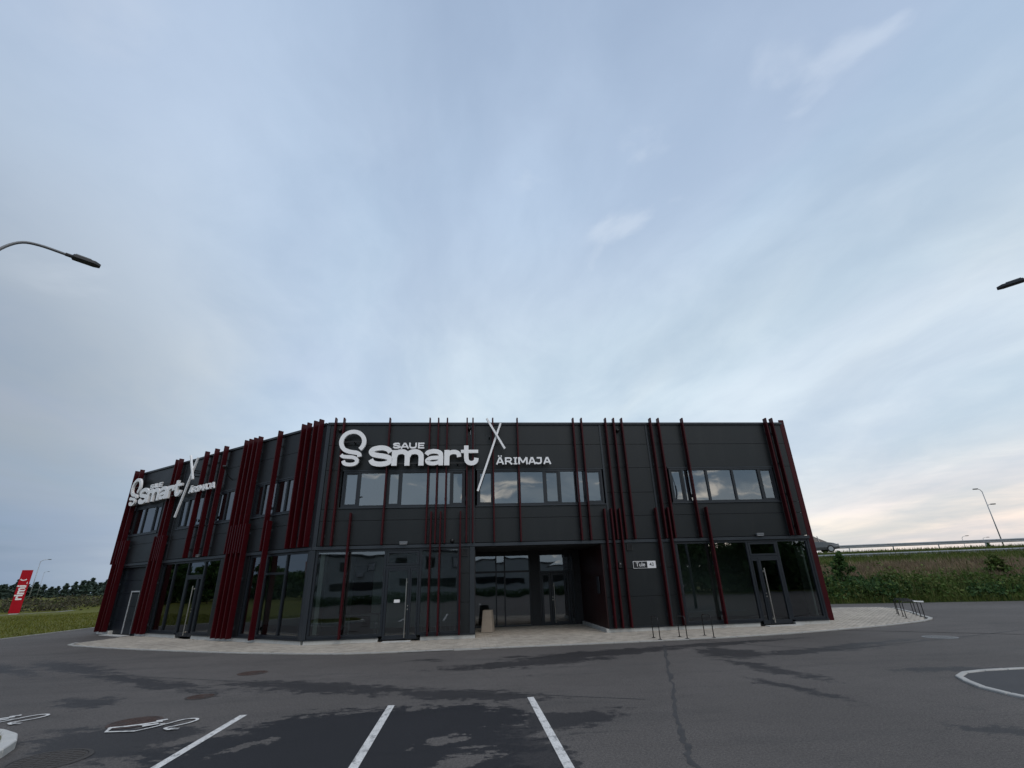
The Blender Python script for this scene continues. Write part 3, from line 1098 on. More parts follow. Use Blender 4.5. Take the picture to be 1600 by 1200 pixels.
q = bank(1.6, 3.2, bank_z(3.2) - .1)
tree('sapling', q, 2.3, .75, 'young leafy sapling on the bank just right of the building corner', 'sapling', M['leaf'], M['bark'], 1400, 3, .1, .075)
q = bank(11.45, 4.9, bank_z(4.9) - .1)
tree('sapling', q, 1.35, .62, 'leafy green sapling standing up through the dry grass at right', 'sapling', M['weed'], M['bark'], 1300, 4, .08, .075)
q = bank(23.9, 27.0, 2.9)
tree('roadside_bush', q, 1.15, .45, 'small dark bush at the foot of the tall highway lamp', 'bush', M['shrub'], M['bark'], 420, 9, .05, .08)

# --- left field
N = 52000
r_ = np.sqrt(rng.uniform(26 ** 2, 70 ** 2, N))
an = rng.uniform(R(95), R(142), N)
fx_, fy_ = r_ * np.cos(an), r_ * np.sin(an)
k = fx_ < -21.5
v, f = blades(np.stack([fx_[k], fy_[k], np.full(k.sum(), -.04)], 1), rng.uniform(.05, .16, k.sum()), rng.uniform(.03, .06, k.sum()), .8)
tag(raw('lawn_grass', v, f, M['grass']), 'mown green grass field left of the building', 'grass', kind='stuff')
# thin pale path across the field
b = MB()
flat_path(b, [(-62, 37), (-49.2, 60.5), (-47.5, 66), (-50.5, 79), (-54, 98)], .55, -.02)
tag(b.build('path', M['kerb']), kind='structure')
# low mound and brush behind it
mo = MB()
mx_, my_ = 26, 8
for i in range(mx_):
    for j in range(my_):
        a = R(150) - R(62) * i / (mx_ - 1)
        rr_ = 84 + j * 5.0
        hgt = math.sin(math.pi * j / (my_ - 1)) ** 1.2 * (.75 + .25 * math.sin(i * 1.1) + .18 * math.sin(i * 2.3 + 1))
        mo.v.append(Vector((math.cos(a) * rr_, math.sin(a) * rr_, -.06 + hgt)))
for i in range(mx_ - 1):
    for j in range(my_ - 1):
        mo.f.append((i * my_ + j, (i + 1) * my_ + j, (i + 1) * my_ + j + 1, i * my_ + j + 1))
tag(mo.build('mound', M['field'], smooth=True), kind='structure')
N = 30000
ca = rng.uniform(R(92), R(148), 260)
cr_ = rng.uniform(85, 108, 260)
ch = rng.uniform(.5, 1.5, 260)
ii = rng.integers(0, 260, N)
x_ = np.cos(ca[ii]) * cr_[ii] + rng.normal(0, .9, N)
y_ = np.sin(ca[ii]) * cr_[ii] + rng.normal(0, .9, N)
rad_ = np.hypot(x_, y_)
z_ = np.sin(np.pi * np.clip((rad_ - 84) / 35, 0, 1)) ** 1.2 * .65 + rng.uniform(-.2, 1, N) * ch[ii] * .75
v, f = leaves(np.stack([x_, y_, z_], 1), rng.uniform(.06, .16, N))
tag(raw('brush', v, f, M['brush']), 'rough olive brown brush on the low mound behind the red sign', 'brush', kind='stuff')

# --- pine wood on the horizon at left: each tree its own thing
def pine_proto(seed, h):
    g2 = np.random.default_rng(seed)
    e = empty('pine_tree', (0, 0, 0))
    b = MB().tube([(0, 0, 0), (.05, 0, h * .5), (0, .04, h * .97)], [.16, .12, .04], 6)
    b.build('trunk', M['pinebark'], e, origin=(0, 0, 0))
    n = 700
    kk = g2.uniform(.12, 1, n)
    w = (1 - kk) ** .75 * h * .30 + .12
    w *= .65 + .35 * np.sin(kk * 24 + seed)
    a = g2.uniform(0, 2 * np.pi, n)
    rr_ = w * np.sqrt(g2.uniform(.1, 1, n))
    P_ = np.stack([np.cos(a) * rr_, np.sin(a) * rr_, kk * h - rr_ * .15], 1)
    v, f = leaves(P_, g2.uniform(.22, .48, n), .5, g2)
    raw('crown', v, f, M['pine'], e)
    return e


protos = [pine_proto(20 + i, hh) for i, hh in enumerate((7.6, 6.4, 8.4, 7.0))]
first = [True] * 4
NPINE = 230
for i in range(NPINE):
    a = R(148) - R(56) * (i + random.uniform(-.6, .6)) / NPINE
    rr_ = 400 + random.uniform(-25, 45)
    kind = random.randrange(4)
    if first[kind]:
        e = protos[kind]
        first[kind] = False
    else:
        e = copy_tree(protos[kind])
    e.location = (math.cos(a) * rr_, math.sin(a) * rr_, -.3)
    s = random.uniform(.95, 1.30) + .14 * math.sin(i * .13) + .12 * math.sin(i * .31 + 2)
    e.scale = (s * 1.7, s * 1.7, s)
    e.rotation_euler = (0, 0, random.uniform(0, 6.28))
    tag(e, 'dark pine tree in the distant wood on the left horizon', 'tree', 'pines on the left horizon')

# ================================================================== BUILDING
FR = Fr((0, 18.70, 0), (1, 0))
FL = Fr((LC.x, LC.y, 0), (-LD.x, -LD.y))           # x = -u: runs from the far left end (-15.65) to the corner (0)
BX0, BX1 = -5.55, 13.50
LEND = -15.65
BLD = empty('commercial_building', (3, 24, 0), 'dark grey two storey commercial building with red vertical fins', 'building')
ROOFZ = 7.84

# structure behind the cladding
endL = FL.p(LEND, 0, 0)
back = endL + Vector((.594, .804, 0)) * 12


def wall(mb, fr, x0, x1, z0, z1, n=-.30, th=.18):
    mb.box(fr, x0, x1, n, n + th, z0, z1)


# side and back walls with the roof slab: closed shell
sh = MB()
sh.box(Fr((BX1, 18.6, 0), (0, 1)), .35, 12.4, -.25, 0, 0, ROOFZ - .1)
sh.build('side_wall', M['clad'], BLD)
lw = Fr((endL.x, endL.y, 0), (-.594, -.804))
sh = MB()
sh.box(lw, -12.0, -.02, -.25, 0, 0, ROOFZ - .1)
sh.build('side_wall', M['clad'], BLD)
sh = MB()
sh.beam((back.x, back.y, 3.9), (BX1, 31, 3.9), .25, 7.7)
sh.build('rear_wall', M['clad'], BLD)
rp = [(BX1 - .2, 18.95), (BX1 - .2, 30.9), (back.x + .3, back.y - .2), (endL.x + .35, endL.y + .35), (BX0 + .1, 19.05)]
MB().prism(rp, 7.25, 7.45).build('roof', M['roof'], BLD)
MB().prism(rp, 3.12, 3.42).build('floor_slab', M['interior'], BLD)
gp = [(BX1 - .3, 22.85), (BX1 - .3, 30.8), (back.x + .5, back.y - .4), (endL.x + .75, endL.y + .5), (BX0 + .2, 19.3), (.1, 19.0), (.1, 22.85)]
MB().prism(gp, .02, .09).build('ground_floor', M['intfloor'], BLD)
MB().box(FR, 5.3, BX1 - .3, -4.1, -.3, .02, .09).build('ground_floor', M['intfloor'], BLD)
# inner partitions
MB().box(FR, -4.2, .0, -5.2, -5.0, .09, 3.12).build('inner_wall', M['interior'], BLD)
MB().box(FR, 5.3, BX1 - .3, -4.3, -4.12, .09, 3.12).build('inner_wall', M['interior'], BLD)
MB().box(FL, -12, -3.6, -5.2, -5.0, .09, 3.12).build('inner_wall', M['interior'], BLD)
MB().box(FR, -4.2, BX1 - .3, -4.6, -4.45, 3.42, 7.25).build('inner_wall', M['interior'], BLD)
MB().box(FL, -15.2, -3.0, -4.6, -4.45, 3.42, 7.25).build('inner_wall', M['interior'], BLD)

ROWS = [.17, 1.18, 2.14, 3.17, 4.06, 4.96, 5.95, 6.93, 7.76]
PANELS = 0


def panel(fr, x0, x1, z0, z1, name='cladding_panel'):
    g_ = .0045
    MB().box(fr, x0 + g_, x1 - g_, -.10, 0.0, z0 + g_, z1 - g_).build(name, M['clad'], BLD, bevel=.004)


def backing(fr, x0, x1, z0, z1):
    MB().box(fr, x0, x1, -.24, -.08, z0, z1).build('backing_wall', M['darkwall'], BLD)


def rows(fr, x0, x1, zs):
    for a, b_ in zip(zs[:-1], zs[1:]):
        panel(fr, x0, x1, a, b_)


# --- front facade columns
def window(fr, x0, x1, z0, z1, mull, name='window', glass='glass_up', fw_=.07, casement=()):
    n0, n1 = -.10, .012
    b = MB()
    b.box(fr, x0, x1, n0, n1, z1 - fw_, z1).box(fr, x0, x1, n0, n1, z0, z0 + fw_)
    b.box(fr, x0, x0 + fw_, n0, n1, z0 + fw_, z1 - fw_).box(fr, x1 - fw_, x1, n0, n1, z0 + fw_, z1 - fw_)
    o = b.build(name, M['frame'], BLD)
    ed = [x0 + fw_] + [x for x in mull] + [x1 - fw_]
    for m_ in mull:
        MB().box(fr, m_ - .045, m_ + .045, n0 + .002, n1 - .006, z0 + fw_, z1 - fw_).build('mullion', M['frame'], o)
    for i in range(len(ed) - 1):
        a = ed[i] + (.045 if i else 0)
        c = ed[i + 1] - (.045 if i < len(ed) - 2 else 0)
        inset = 0
        if i in casement:
            q = MB()
            q.box(fr, a, c, -.075, -.012, z1 - fw_ - .05, z1 - fw_).box(fr, a, c, -.075, -.012, z0 + fw_, z0 + fw_ + .05)
            q.box(fr, a, a + .05, -.075, -.012, z0 + fw_ + .05, z1 - fw_ - .05).box(fr, c - .05, c, -.075, -.012, z0 + fw_ + .05, z1 - fw_ - .05)
            q.build('casement', M['frame'], o)
            inset = .05
        tilt = random.uniform(-.003, .003)
        tz = random.uniform(-.003, .003)
        A, C = a + inset, c - inset
        Z0, Z1 = z0 + fw_ + inset, z1 - fw_ - inset
        q = MB()
        q.add([fr.p(A, -.045 - tilt - tz, Z0), fr.p(C, -.045 + tilt - tz, Z0), fr.p(C, -.045 + tilt + tz, Z1), fr.p(A, -.045 - tilt + tz, Z1)], [(0, 1, 2, 3)])
        q.build('pane', M[glass], o, normals=False)
    MB().box(fr, x0 - .06, x1 + .06, -.02, .045, z0 - .045, z0 - .004).build('sill', M['trim'], o)
    MB().box(fr, x0 - .05, x1 + .05, -.02, .03, z1 + .004, z1 + .05).build('head_trim', M['trim'], o)
    return o


WZ0, WZ1 = 4.54, 5.90
WTOP = 5.955
WBOT = 4.49


def column(fr, x0, x1, wins, zbot=3.19):
    """cladding panels around the windows of one column"""
    rows(fr, x0, x1, [zbot, 4.06, WBOT])
    rows(fr, x0, x1, [WTOP, 6.93, 7.76])
    e = x0
    for a, b_ in wins:
        if a - .06 - e > .05:
            panel(fr, e, a - .06, WBOT, WTOP)
        e = b_ + .06
    if x1 - e > .05:
        panel(fr, e, x1, WBOT, WTOP)
    backing(fr, x0, x1, zbot, WBOT)
    backing(fr, x0, x1, WTOP, 7.76)
    e = x0
    for a, b_ in list(wins) + [(x1 + .06, 0)]:
        if a - .06 - e > .05:
            backing(fr, e, a - .06, WBOT, WTOP)
        e = b_ + .06


column(FR, -5.42, .10, [(-4.73, -.10)])
window(FR, -4.73, -.10, WZ0, WZ1, (-4.12, -3.07, -2.56, -1.53, -.64), casement=(0, 2, 5))
column(FR, .28, 5.43, [(.37, 5.37)])
window(FR, .37, 5.37, WZ0, WZ1, (1.0, 2.03, 3.02, 3.63, 4.68), casement=(0, 3, 5))
rows(FR, 5.52, 7.42, [3.19] + ROWS[4:])
backing(FR, 5.52, 7.42, 3.19, 7.76)
column(FR, 7.50, BX1 - .02, [(8.17, 12.65)])
window(FR, 8.17, 12.65, WZ0, WZ1, (8.72, 9.75, 10.87, 12.02), casement=(0, 4))
for x0, x1, z0 in ((.10, .28, .15), (5.43, 5.52, 3.19), (7.42, 7.50, 3.19)):
    MB().box(FR, x0 + .003, x1 - .003, -.15, .02, z0, 7.76).build('joint_trim', M['trim'], BLD)
# lower walls
rows(FR, -.25, .10, [.17, 1.18, 2.14, 3.05])
backing(FR, -.25, .30, .15, 3.05)
rows(FR, 5.10, 7.42, [.17, 1.18, 2.14, 3.05])
rows(FR, 7.50, 7.98, [.17, 1.18, 2.14, 3.05])
MB().box(FR, 7.423, 7.497, -.15, .02, .15, 3.05).build('joint_trim', M['trim'], BLD)
backing(FR, 5.12, 7.98, .15, 3.05)
# metal drip profile between the storeys, and the roof coping
MB().box(FR, -5.55, BX1 + .02, -.12, .045, 3.055, 3.17).build('drip_profile', M['trimlight'], BLD, bevel=.006)
MB().box(FL, LEND, .0, -.12, .045, 3.055, 3.17).build('drip_profile', M['trimlight'], BLD, bevel=.006)
MB().box(FR, -5.53, BX1 + .05, -.45, .06, 7.765, 7.86).build('roof_coping', M['trim'], BLD, bevel=.006)
MB().box(FL, LEND - .05, -.02, -.45, .06, 7.765, 7.86).build('roof_coping', M['trim'], BLD, bevel=.006)
MB().box(Fr((BX1, 18.6, 0), (0, 1)), .4, 12.4, -.40, .05, 7.745, 7.84).build('roof_coping', M['trim'], BLD)
MB().box(lw, -12, -.4, -.40, .05, 7.745, 7.84).build('roof_coping', M['trim'], BLD)
# corner cover between the two facades
ct = MB()
cpts = [FL.p(-.16, .02, 0), FR.p(-5.43, .02, 0), FR.p(-5.43, -.15, 0), FL.p(-.16, -.15, 0)]
c0 = LC + Vector((-.30, -.95)).normalized() * .03
ct.prism([tuple(cpts[0][:2]), (c0.x, c0.y), tuple(cpts[1][:2]), tuple(cpts[2][:2]), tuple(cpts[3][:2])], .16, 7.762)
ct.build('corner_cover', M['trim'], BLD)
# plinth
for fr, x0, x1 in ((FR, -5.5, -3.03), (FR, -1.60, .30), (FR, 5.08, 10.78), (FR, 12.15, BX1 + .02), (FL, -5.78, -.05), (FL, -7.0, -5.78), (FL, -11.75, -8.25), (FL, LEND, -14.40)):
    MB().box(fr, x0 + .004, x1 - .004, -.25, -.012, -.02, .15).build('plinth', M['concrete'], BLD, bevel=.006)
MB().box(Fr((5.08, 18.70, 0), (0, 1)), .016, 3.9, -.10, .02, -.02, .15).build('plinth', M['concrete'], BLD)
MB().box(FR, -2.85, -1.90, -.02, .28, -.01, .055).build('door_step', M['concrete'], BLD)
MB().box(FR, 10.95, 12.3, -.02, .28, -.01, .055).build('door_step', M['concrete'], BLD)
# base rail over the plinth
for fr, x0, x1 in ((FR, -5.5, -3.03), (FR, -1.60, .30), (FR, 5.08, 10.78), (FR, 12.15, BX1), (FL, -5.80, -.05), (FL, -7.0, -5.8), (FL, -11.7, -8.25)):
    MB().box(fr, x0 + .004, x1 - .004, -.2, .03, .155, .20).build('base_rail', M['frame'], BLD)


def shopfront(fr, x0, x1, mull, z0=.205, z1=3.05, transoms=(), skip=(), glass='glass_low', fw_=.08, n=-.03):
    n0, n1 = n - .12, n
    b = MB()
    b.box(fr, x0, x1, n0, n1, z1 - fw_, z1).box(fr, x0, x0 + fw_, n0, n1, z0, z1 - fw_).box(fr, x1 - fw_, x1, n0, n1, z0, z1 - fw_)
    ed = [x0 + fw_ / 2] + list(mull) + [x1 - fw_ / 2]
    for i in range(len(ed) - 1):
        if i in skip:
            continue
        b.box(fr, ed[i] + fw_ / 2, ed[i + 1] - fw_ / 2, n0, n1, z0, z0 + fw_)
    o = b.build('shopfront', M['frame'], BLD)
    for m_ in mull:
        MB().box(fr, m_ - fw_ / 2, m_ + fw_ / 2, n0 - .002, n1 + .002, z0 - (.1 if False else 0), z1 - fw_).build('mullion', M['frame'], o)
    for i in range(len(ed) - 1):
        a, c = ed[i] + fw_ / 2, ed[i + 1] - fw_ / 2
        zs = [z0 + fw_, z1 - fw_]
        for (ti, tz) in transoms:
            if ti == i:
                MB().box(fr, a, c, n0, n1, tz - .04, tz + .04).build('transom', M['frame'], o)
                zs = [z0 + fw_, tz - .04, tz + .04, z1 - fw_]
        if i in skip:
            continue
        for j in range(0, len(zs), 2):
            t1, t2 = random.uniform(-.004, .004), random.uniform(-.004, .004)
            q = MB()
            q.add([fr.p(a, n - .05 - t1 - t2, zs[j]), fr.p(c, n - .05 + t1 - t2, zs[j]), fr.p(c, n - .05 + t1 + t2, zs[j + 1]), fr.p(a, n - .05 - t1 + t2, zs[j + 1])], [(0, 1, 2, 3)])
            q.build('pane', M[glass], o, normals=False)
    return o


def glass_door(fr, x0, x1, z0, z1, handle_side=1, n=-.02, glass='glass_low', side=0.0, handle=True, hlen=(.14, 2.02), transom_top=None):
    """metal framed glass door with a long pull bar; side = width of a fixed side light on the handle side"""
    fw_ = .09
    n0, n1 = n - .10, n
    xd0, xd1 = (x0, x1 - side) if handle_side > 0 else (x0 + side, x1)
    b = MB()
    b.box(fr, xd0, xd0 + fw_, n0, n1, z0, z1).box(fr, xd1 - fw_, xd1, n0, n1, z0, z1)
    b.box(fr, xd0 + fw_, xd1 - fw_, n0, n1, z1 - fw_, z1).box(fr, xd0 + fw_, xd1 - fw_, n0, n1, z0, z0 + .13)
    o = b.build('door', M['frame'], BLD, bevel=.004)
    q = MB()
    q.add([fr.p(xd0 + fw_, n - .05, z0 + .13), fr.p(xd1 - fw_, n - .052, z0 + .13), fr.p(xd1 - fw_, n - .05, z1 - fw_), fr.p(xd0 + fw_, n - .048, z1 - fw_)], [(0, 1, 2, 3)])
    q.build('pane', M[glass], o, normals=False)
    if side:
        s0, s1 = (x1 - side + .006, x1) if handle_side > 0 else (x0, x0 + side - .006)
        q = MB()
        q.box(fr, s0, s0 + .05, n0, n1 - .006, z0, z1).box(fr, s1 - .05, s1, n0, n1 - .006, z0, z1)
        q.box(fr, s0 + .05, s1 - .05, n0, n1 - .006, z1 - fw_, z1).box(fr, s0 + .05, s1 - .05, n0, n1 - .006, z0, z0 + .13)
        q.build('side_light', M['frame'], o)
        q = MB()
        q.add([fr.p(s0 + .05, n - .05, z0 + .13), fr.p(s1 - .05, n - .053, z0 + .13), fr.p(s1 - .05, n - .05, z1 - fw_), fr.p(s0 + .05, n - .047, z1 - fw_)], [(0, 1, 2, 3)])
        q.build('pane', M[glass], o, normals=False)
    if handle:
        hx = xd1 - .11 if handle_side > 0 else xd0 + .11
        q = MB()
        q.tube([fr.p(hx, n + .085, hlen[0]), fr.p(hx, n + .085, hlen[1])], .021, 8)
        for zz_ in (hlen[0] + .12, hlen[1] - .12):
            q.tube([fr.p(hx, n - .01, zz_), fr.p(hx, n + .085, zz_)], .016, 6)
            q.tube([fr.p(hx, n - .004, zz_), fr.p(hx, n + .012, zz_)], .035, 8)
        q.build('handle', M['steel'], o, smooth=False)
        q = MB()
        kx = xd1 - .045 if handle_side > 0 else xd0 + .045
        q.tube([fr.p(kx, n - .01, 1.02), fr.p(kx, n + .012, 1.02)], .026, 8)
        q.tube([fr.p(kx, n - .01, 1.13), fr.p(kx, n + .012, 1.13)], .022, 8)
        q.build('lock', M['steel'], o)
    return o


# shopfront left of the entrance (mullions flank the door)
shopfront(FR, -5.42, -.27, (-2.95, -1.68), skip=(1,), transoms=((1, 2.42),))
o = MB()
d1 = glass_door(FR, -2.90, -1.73, .09, 2.375, 1, side=.30)
for x0_, x1_ in ((-2.90, -1.73), (10.93, 12.06)):
    q = MB()
    q.box(FR, x0_, x1_, -.14, -.02, 2.47, 2.54).box(FR, x0_, x1_, -.14, -.02, 2.89, 2.96).box(FR, x0_, x0_ + .07, -.14, -.02, 2.54, 2.89).box(FR, x1_ - .07, x1_, -.14, -.02, 2.54, 2.89)
    o = q.build('door_transom', M['frame'], BLD)
    q = MB()
    q.add([FR.p(x0_ + .07, -.07, 2.54), FR.p(x1_ - .07, -.07, 2.54), FR.p(x1_ - .07, -.07, 2.89), FR.p(x0_ + .07, -.07, 2.89)], [(0, 1, 2, 3)])
    q.build('pane', M['glass_low'], o, normals=False)
MB().box(FR, -2.56, -2.36, -.058, -.055, 1.24, 1.34).build('notice', M['signwhite'], d1)
# shopfront right
shopfront(FR, 7.99, 13.42, (10.88, 12.11), skip=(1,), transoms=((1, 2.42),))
d2 = glass_door(FR, 10.93, 12.06, .09, 2.375, -1, side=.28)
# side light strip sits on the handle side; dark sill piece under the glass
MB().box(FR, 13.42, BX1 - .005, -.15, -.015, .16, 3.05).build('corner_post', M['frame'], BLD)
# pale inner reveals that show through the glass
MB().box(FR, -5.28, -5.13, -.62, -.20, .30, 2.95).build('inner_reveal', M['intwhite'], BLD)
MB().box(FR, 13.20, 13.27, -.62, -.20, .30, 2.80).build('inner_reveal', M['intwhite'], BLD)

# --- left facade
column(FL, -5.35, -.17, [(-4.12, -.28)])
window(FL, -4.12, -.28, WZ0, WZ1, (-3.60, -2.72, -2.04, -1.20, -.70), casement=(0, 4))
column(FL, -10.45, -5.43, [(-10.10, -8.0), (-7.55, -5.05)][:1] + [(-7.55, -5.43 - .08)])
window(FL, -10.10, -8.0, WZ0, WZ1, (-9.50, -8.75), casement=(0,))
window(FL, -7.55, -5.51, WZ0, WZ1, (-6.25, -6.95), casement=(2,)) if False else window(FL, -7.55, -5.51, WZ0, WZ1, (-6.95, -6.25), casement=(1,))
column(FL, LEND + .05, -10.53, [(-15.25, -12.0)])
window(FL, -15.25, -12.0, WZ0, WZ1, (-14.75, -13.72, -12.62), casement=(3,))
for x0 in (-5.43, -10.53):
    MB().box(FL, x0 + .003, x0 + .077, -.15, .02, 3.19, 7.76).build('joint_trim', M['trim'], BLD)
shopfront(FL, -3.75, -.18, (-2.67, -1.43), transoms=((1, 2.34),))
shopfront(FL, -10.60, -5.80, (-9.50, -8.34, -7.02), skip=(2,), transoms=((2, 2.42),))
glass_door(FL, -8.295, -7.065, .09, 2.375, 1, side=.28, hlen=(.14, 2.02))
q = MB()
q.add([FL.p(-8.29, -.08, 2.465), FL.p(-7.07, -.08, 2.465), FL.p(-7.07, -.08, 2.965), FL.p(-8.29, -.08, 2.965)], [(0, 1, 2, 3)])
q.build('door_transom_pane', M['glass_low'], BLD, normals=False)
rows(FL, -5.78, -3.77, [.17, 1.18, 2.14, 3.05])
backing(FL, -5.78, -3.77, .15, 3.05)
rows(FL, -12.18, -10.62, [.17, 1.18, 2.14, 3.05])
backing(FL, -12.18, -10.62, .02, 3.05)
rows(FL, LEND + .05, -14.86, [.17, 1.18, 2.14, 3.05])
backing(FL, LEND + .05, -14.86, .02, 3.05)
# garage door of sectional leaves with a small wicket door
q = MB()
q.box(FL, -14.86, -14.78, -.3, -.02, .0, 3.05).box(FL, -12.26, -12.18, -.3, -.02, .0, 3.05).box(FL, -14.78, -12.26, -.3, -.02, 2.97, 3.05)
gd = q.build('garage_door', M['frame'], BLD)
for i in range(5):
    MB().box(FL, -14.77, -12.27, -.27, -.19, .02 + i * .59, .02 + i * .59 + .58).build('door_leaf', M['frame'], gd, bevel=.008)
q = MB()
for x0, x1, z0, z1 in ((-13.46, -13.40, .03, 1.84), (-12.62, -12.56, .03, 1.84), (-13.46, -12.56, 1.842, 1.90)):
    q.box(FL, x0, x1, -.188, -.165, z0, z1)
q.build('wicket_frame', M['lettergrey'], gd)
MB().box(FL, -14.4, -12.2, -.05, .35, -.02, .02).build('door_step', M['concrete'], BLD)

# --- entrance recess
RW = Fr((5.06, 18.70, 0), (0, 1))      # right inner wall, faces -x? (n = +x of this frame is ex.y,-ex.x = (1,0))
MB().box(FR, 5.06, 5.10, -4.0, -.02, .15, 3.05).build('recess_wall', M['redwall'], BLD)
MB().box(FR, .26, .31, -4.0, -.16, .02, 3.05).build('recess_wall', M['darkwall'], BLD)
MB().box(FR, .31, 5.06, -4.05, -.13, 3.03, 3.11).build('recess_ceiling', M['darkwall'], BLD)
MB().box(FR, 2.80, 3.20, -4.15, -3.88, .02, 3.03).build('recess_pillar', M['darkwall'], BLD)
MB().box(FR, 4.76, 5.06, -4.15, -3.9, .02, 3.03).build('recess_wall', M['darkwall'], BLD)
MB().box(FR, .31, 4.76, -4.15, -3.9, 2.92, 3.03).build('recess_lintel', M['darkwall'], BLD)
shopfront(FR, .32, 2.79, (1.28, 1.66), z0=.03, z1=2.92, transoms=((0, 2.21), (1, 2.21), (2, 2.21)), glass='glass_recess', n=-3.9, fw_=.05)
shopfront(FR, 3.21, 4.75, (4.55,), z0=.03, z1=2.92, transoms=((0, 2.16), (1, 2.16)), skip=(0,), glass='glass_recess', n=-3.9, fw_=.05)
q = MB()
q.add([FR.p(3.26, -3.96, 2.20), FR.p(4.52, -3.963, 2.20), FR.p(4.52, -3.966, 2.87), FR.p(3.26, -3.960, 2.87)], [(0, 1, 2, 3)])
q.build('door_transom_pane', M['glass_recess'], BLD, normals=False)
glass_door(FR, 3.27, 3.70, .03, 2.11, 1, n=-3.9, glass='glass_recess', handle=False)
glass_door(FR, 3.71, 4.51, .03, 2.11, -1, n=-3.9, glass='glass_recess', hlen=(.12, 1.7))
# lobby side wall and back
MB().box(FR, .2, 5.2, -8.4, -8.2, .09, 3.12).build('inner_wall', M['interior'], BLD)
MB().box(FR, 4.99, 5.03, -.9, -.6, 1.3, 1.9).build('wall_plate', M['trim'], BLD)

# --- red fins
FW, FDEP = .055, .215


def fin(fr, x, z0, z1, w=FW, d=FDEP):
    o = MB().box(fr, x - w / 2, x + w / 2, .05, .05 + d, z0, z1).build('fin', M['red'], BLD, bevel=.006)
    b = MB()
    k = 4 if z1 - z0 > 4.5 else 3
    for i in range(k):
        zz = z0 + .35 + (min(z1, 7.7) - z0 - .7) * i / (k - 1)
        b.box(fr, x - .018, x + .018, .0, .055, zz - .04, zz + .04).box(fr, x - .05, x + .05, .0, .008, zz - .06, zz + .06)
    tag(b.build('bracket', M['trim'], o), kind='stuff')


for x in (-5.20, -4.88, -3.10, -1.52, -1.18, -.83, -.035, .20, 1.0, 2.0, 4.32, 4.67, 5.69, 6.035, 6.38, 7.615, 7.96, 9.005, 12.73, 13.01):
    fin(FR, x, 3.175, 8.0)
for x in (-4.285, -1.345, -1.0, -.26, 5.275, 5.535, 5.865, 7.32, 7.805, 9.385):
    fin(FR, x, .17, 4.32)
for u in (15.50, 14.92, 11.20, 10.85, 8.47, 7.62, 6.85, 5.24, 4.90, 4.55, 4.21, 2.81, 1.27, .93, .52, .19):
    fin(FL, -u, 3.175, 8.0)
for u in (15.25, 14.72, 14.45, 11.48, 11.02, 10.68, 5.06, 4.72, 4.38, 4.04, 2.60):
    fin(FL, -u, .12, 4.29)
fs = Fr((BX1, 18.70, 0), (0, 1))
MB().box(fs, .05, .105, .02, .235, .13, 8.0).build('fin', M['red'], BLD, bevel=.006)
fs2 = lw
MB().box(fs2, -.10, -.045, .03, .12, .1, 7.9).build('fin', M['red'], BLD, bevel=.006)
# fixing brackets of the fins at the roof edge are joined with the downpipe on the left end
q = MB()
q.tube([lw.p(-.3, .12, .05), lw.p(-.3, .12, 7.6)], .05, 8)
q.build('downpipe', M['galv'], BLD)

# ================================================================== FACADE SIGNS
def arc(cx, cz, rx, rz, a0, a1, k=20):
    return [(cx + rx * math.cos(R(a0 + (a1 - a0) * i / k)), cz + rz * math.sin(R(a0 + (a1 - a0) * i / k))) for i in range(k + 1)]


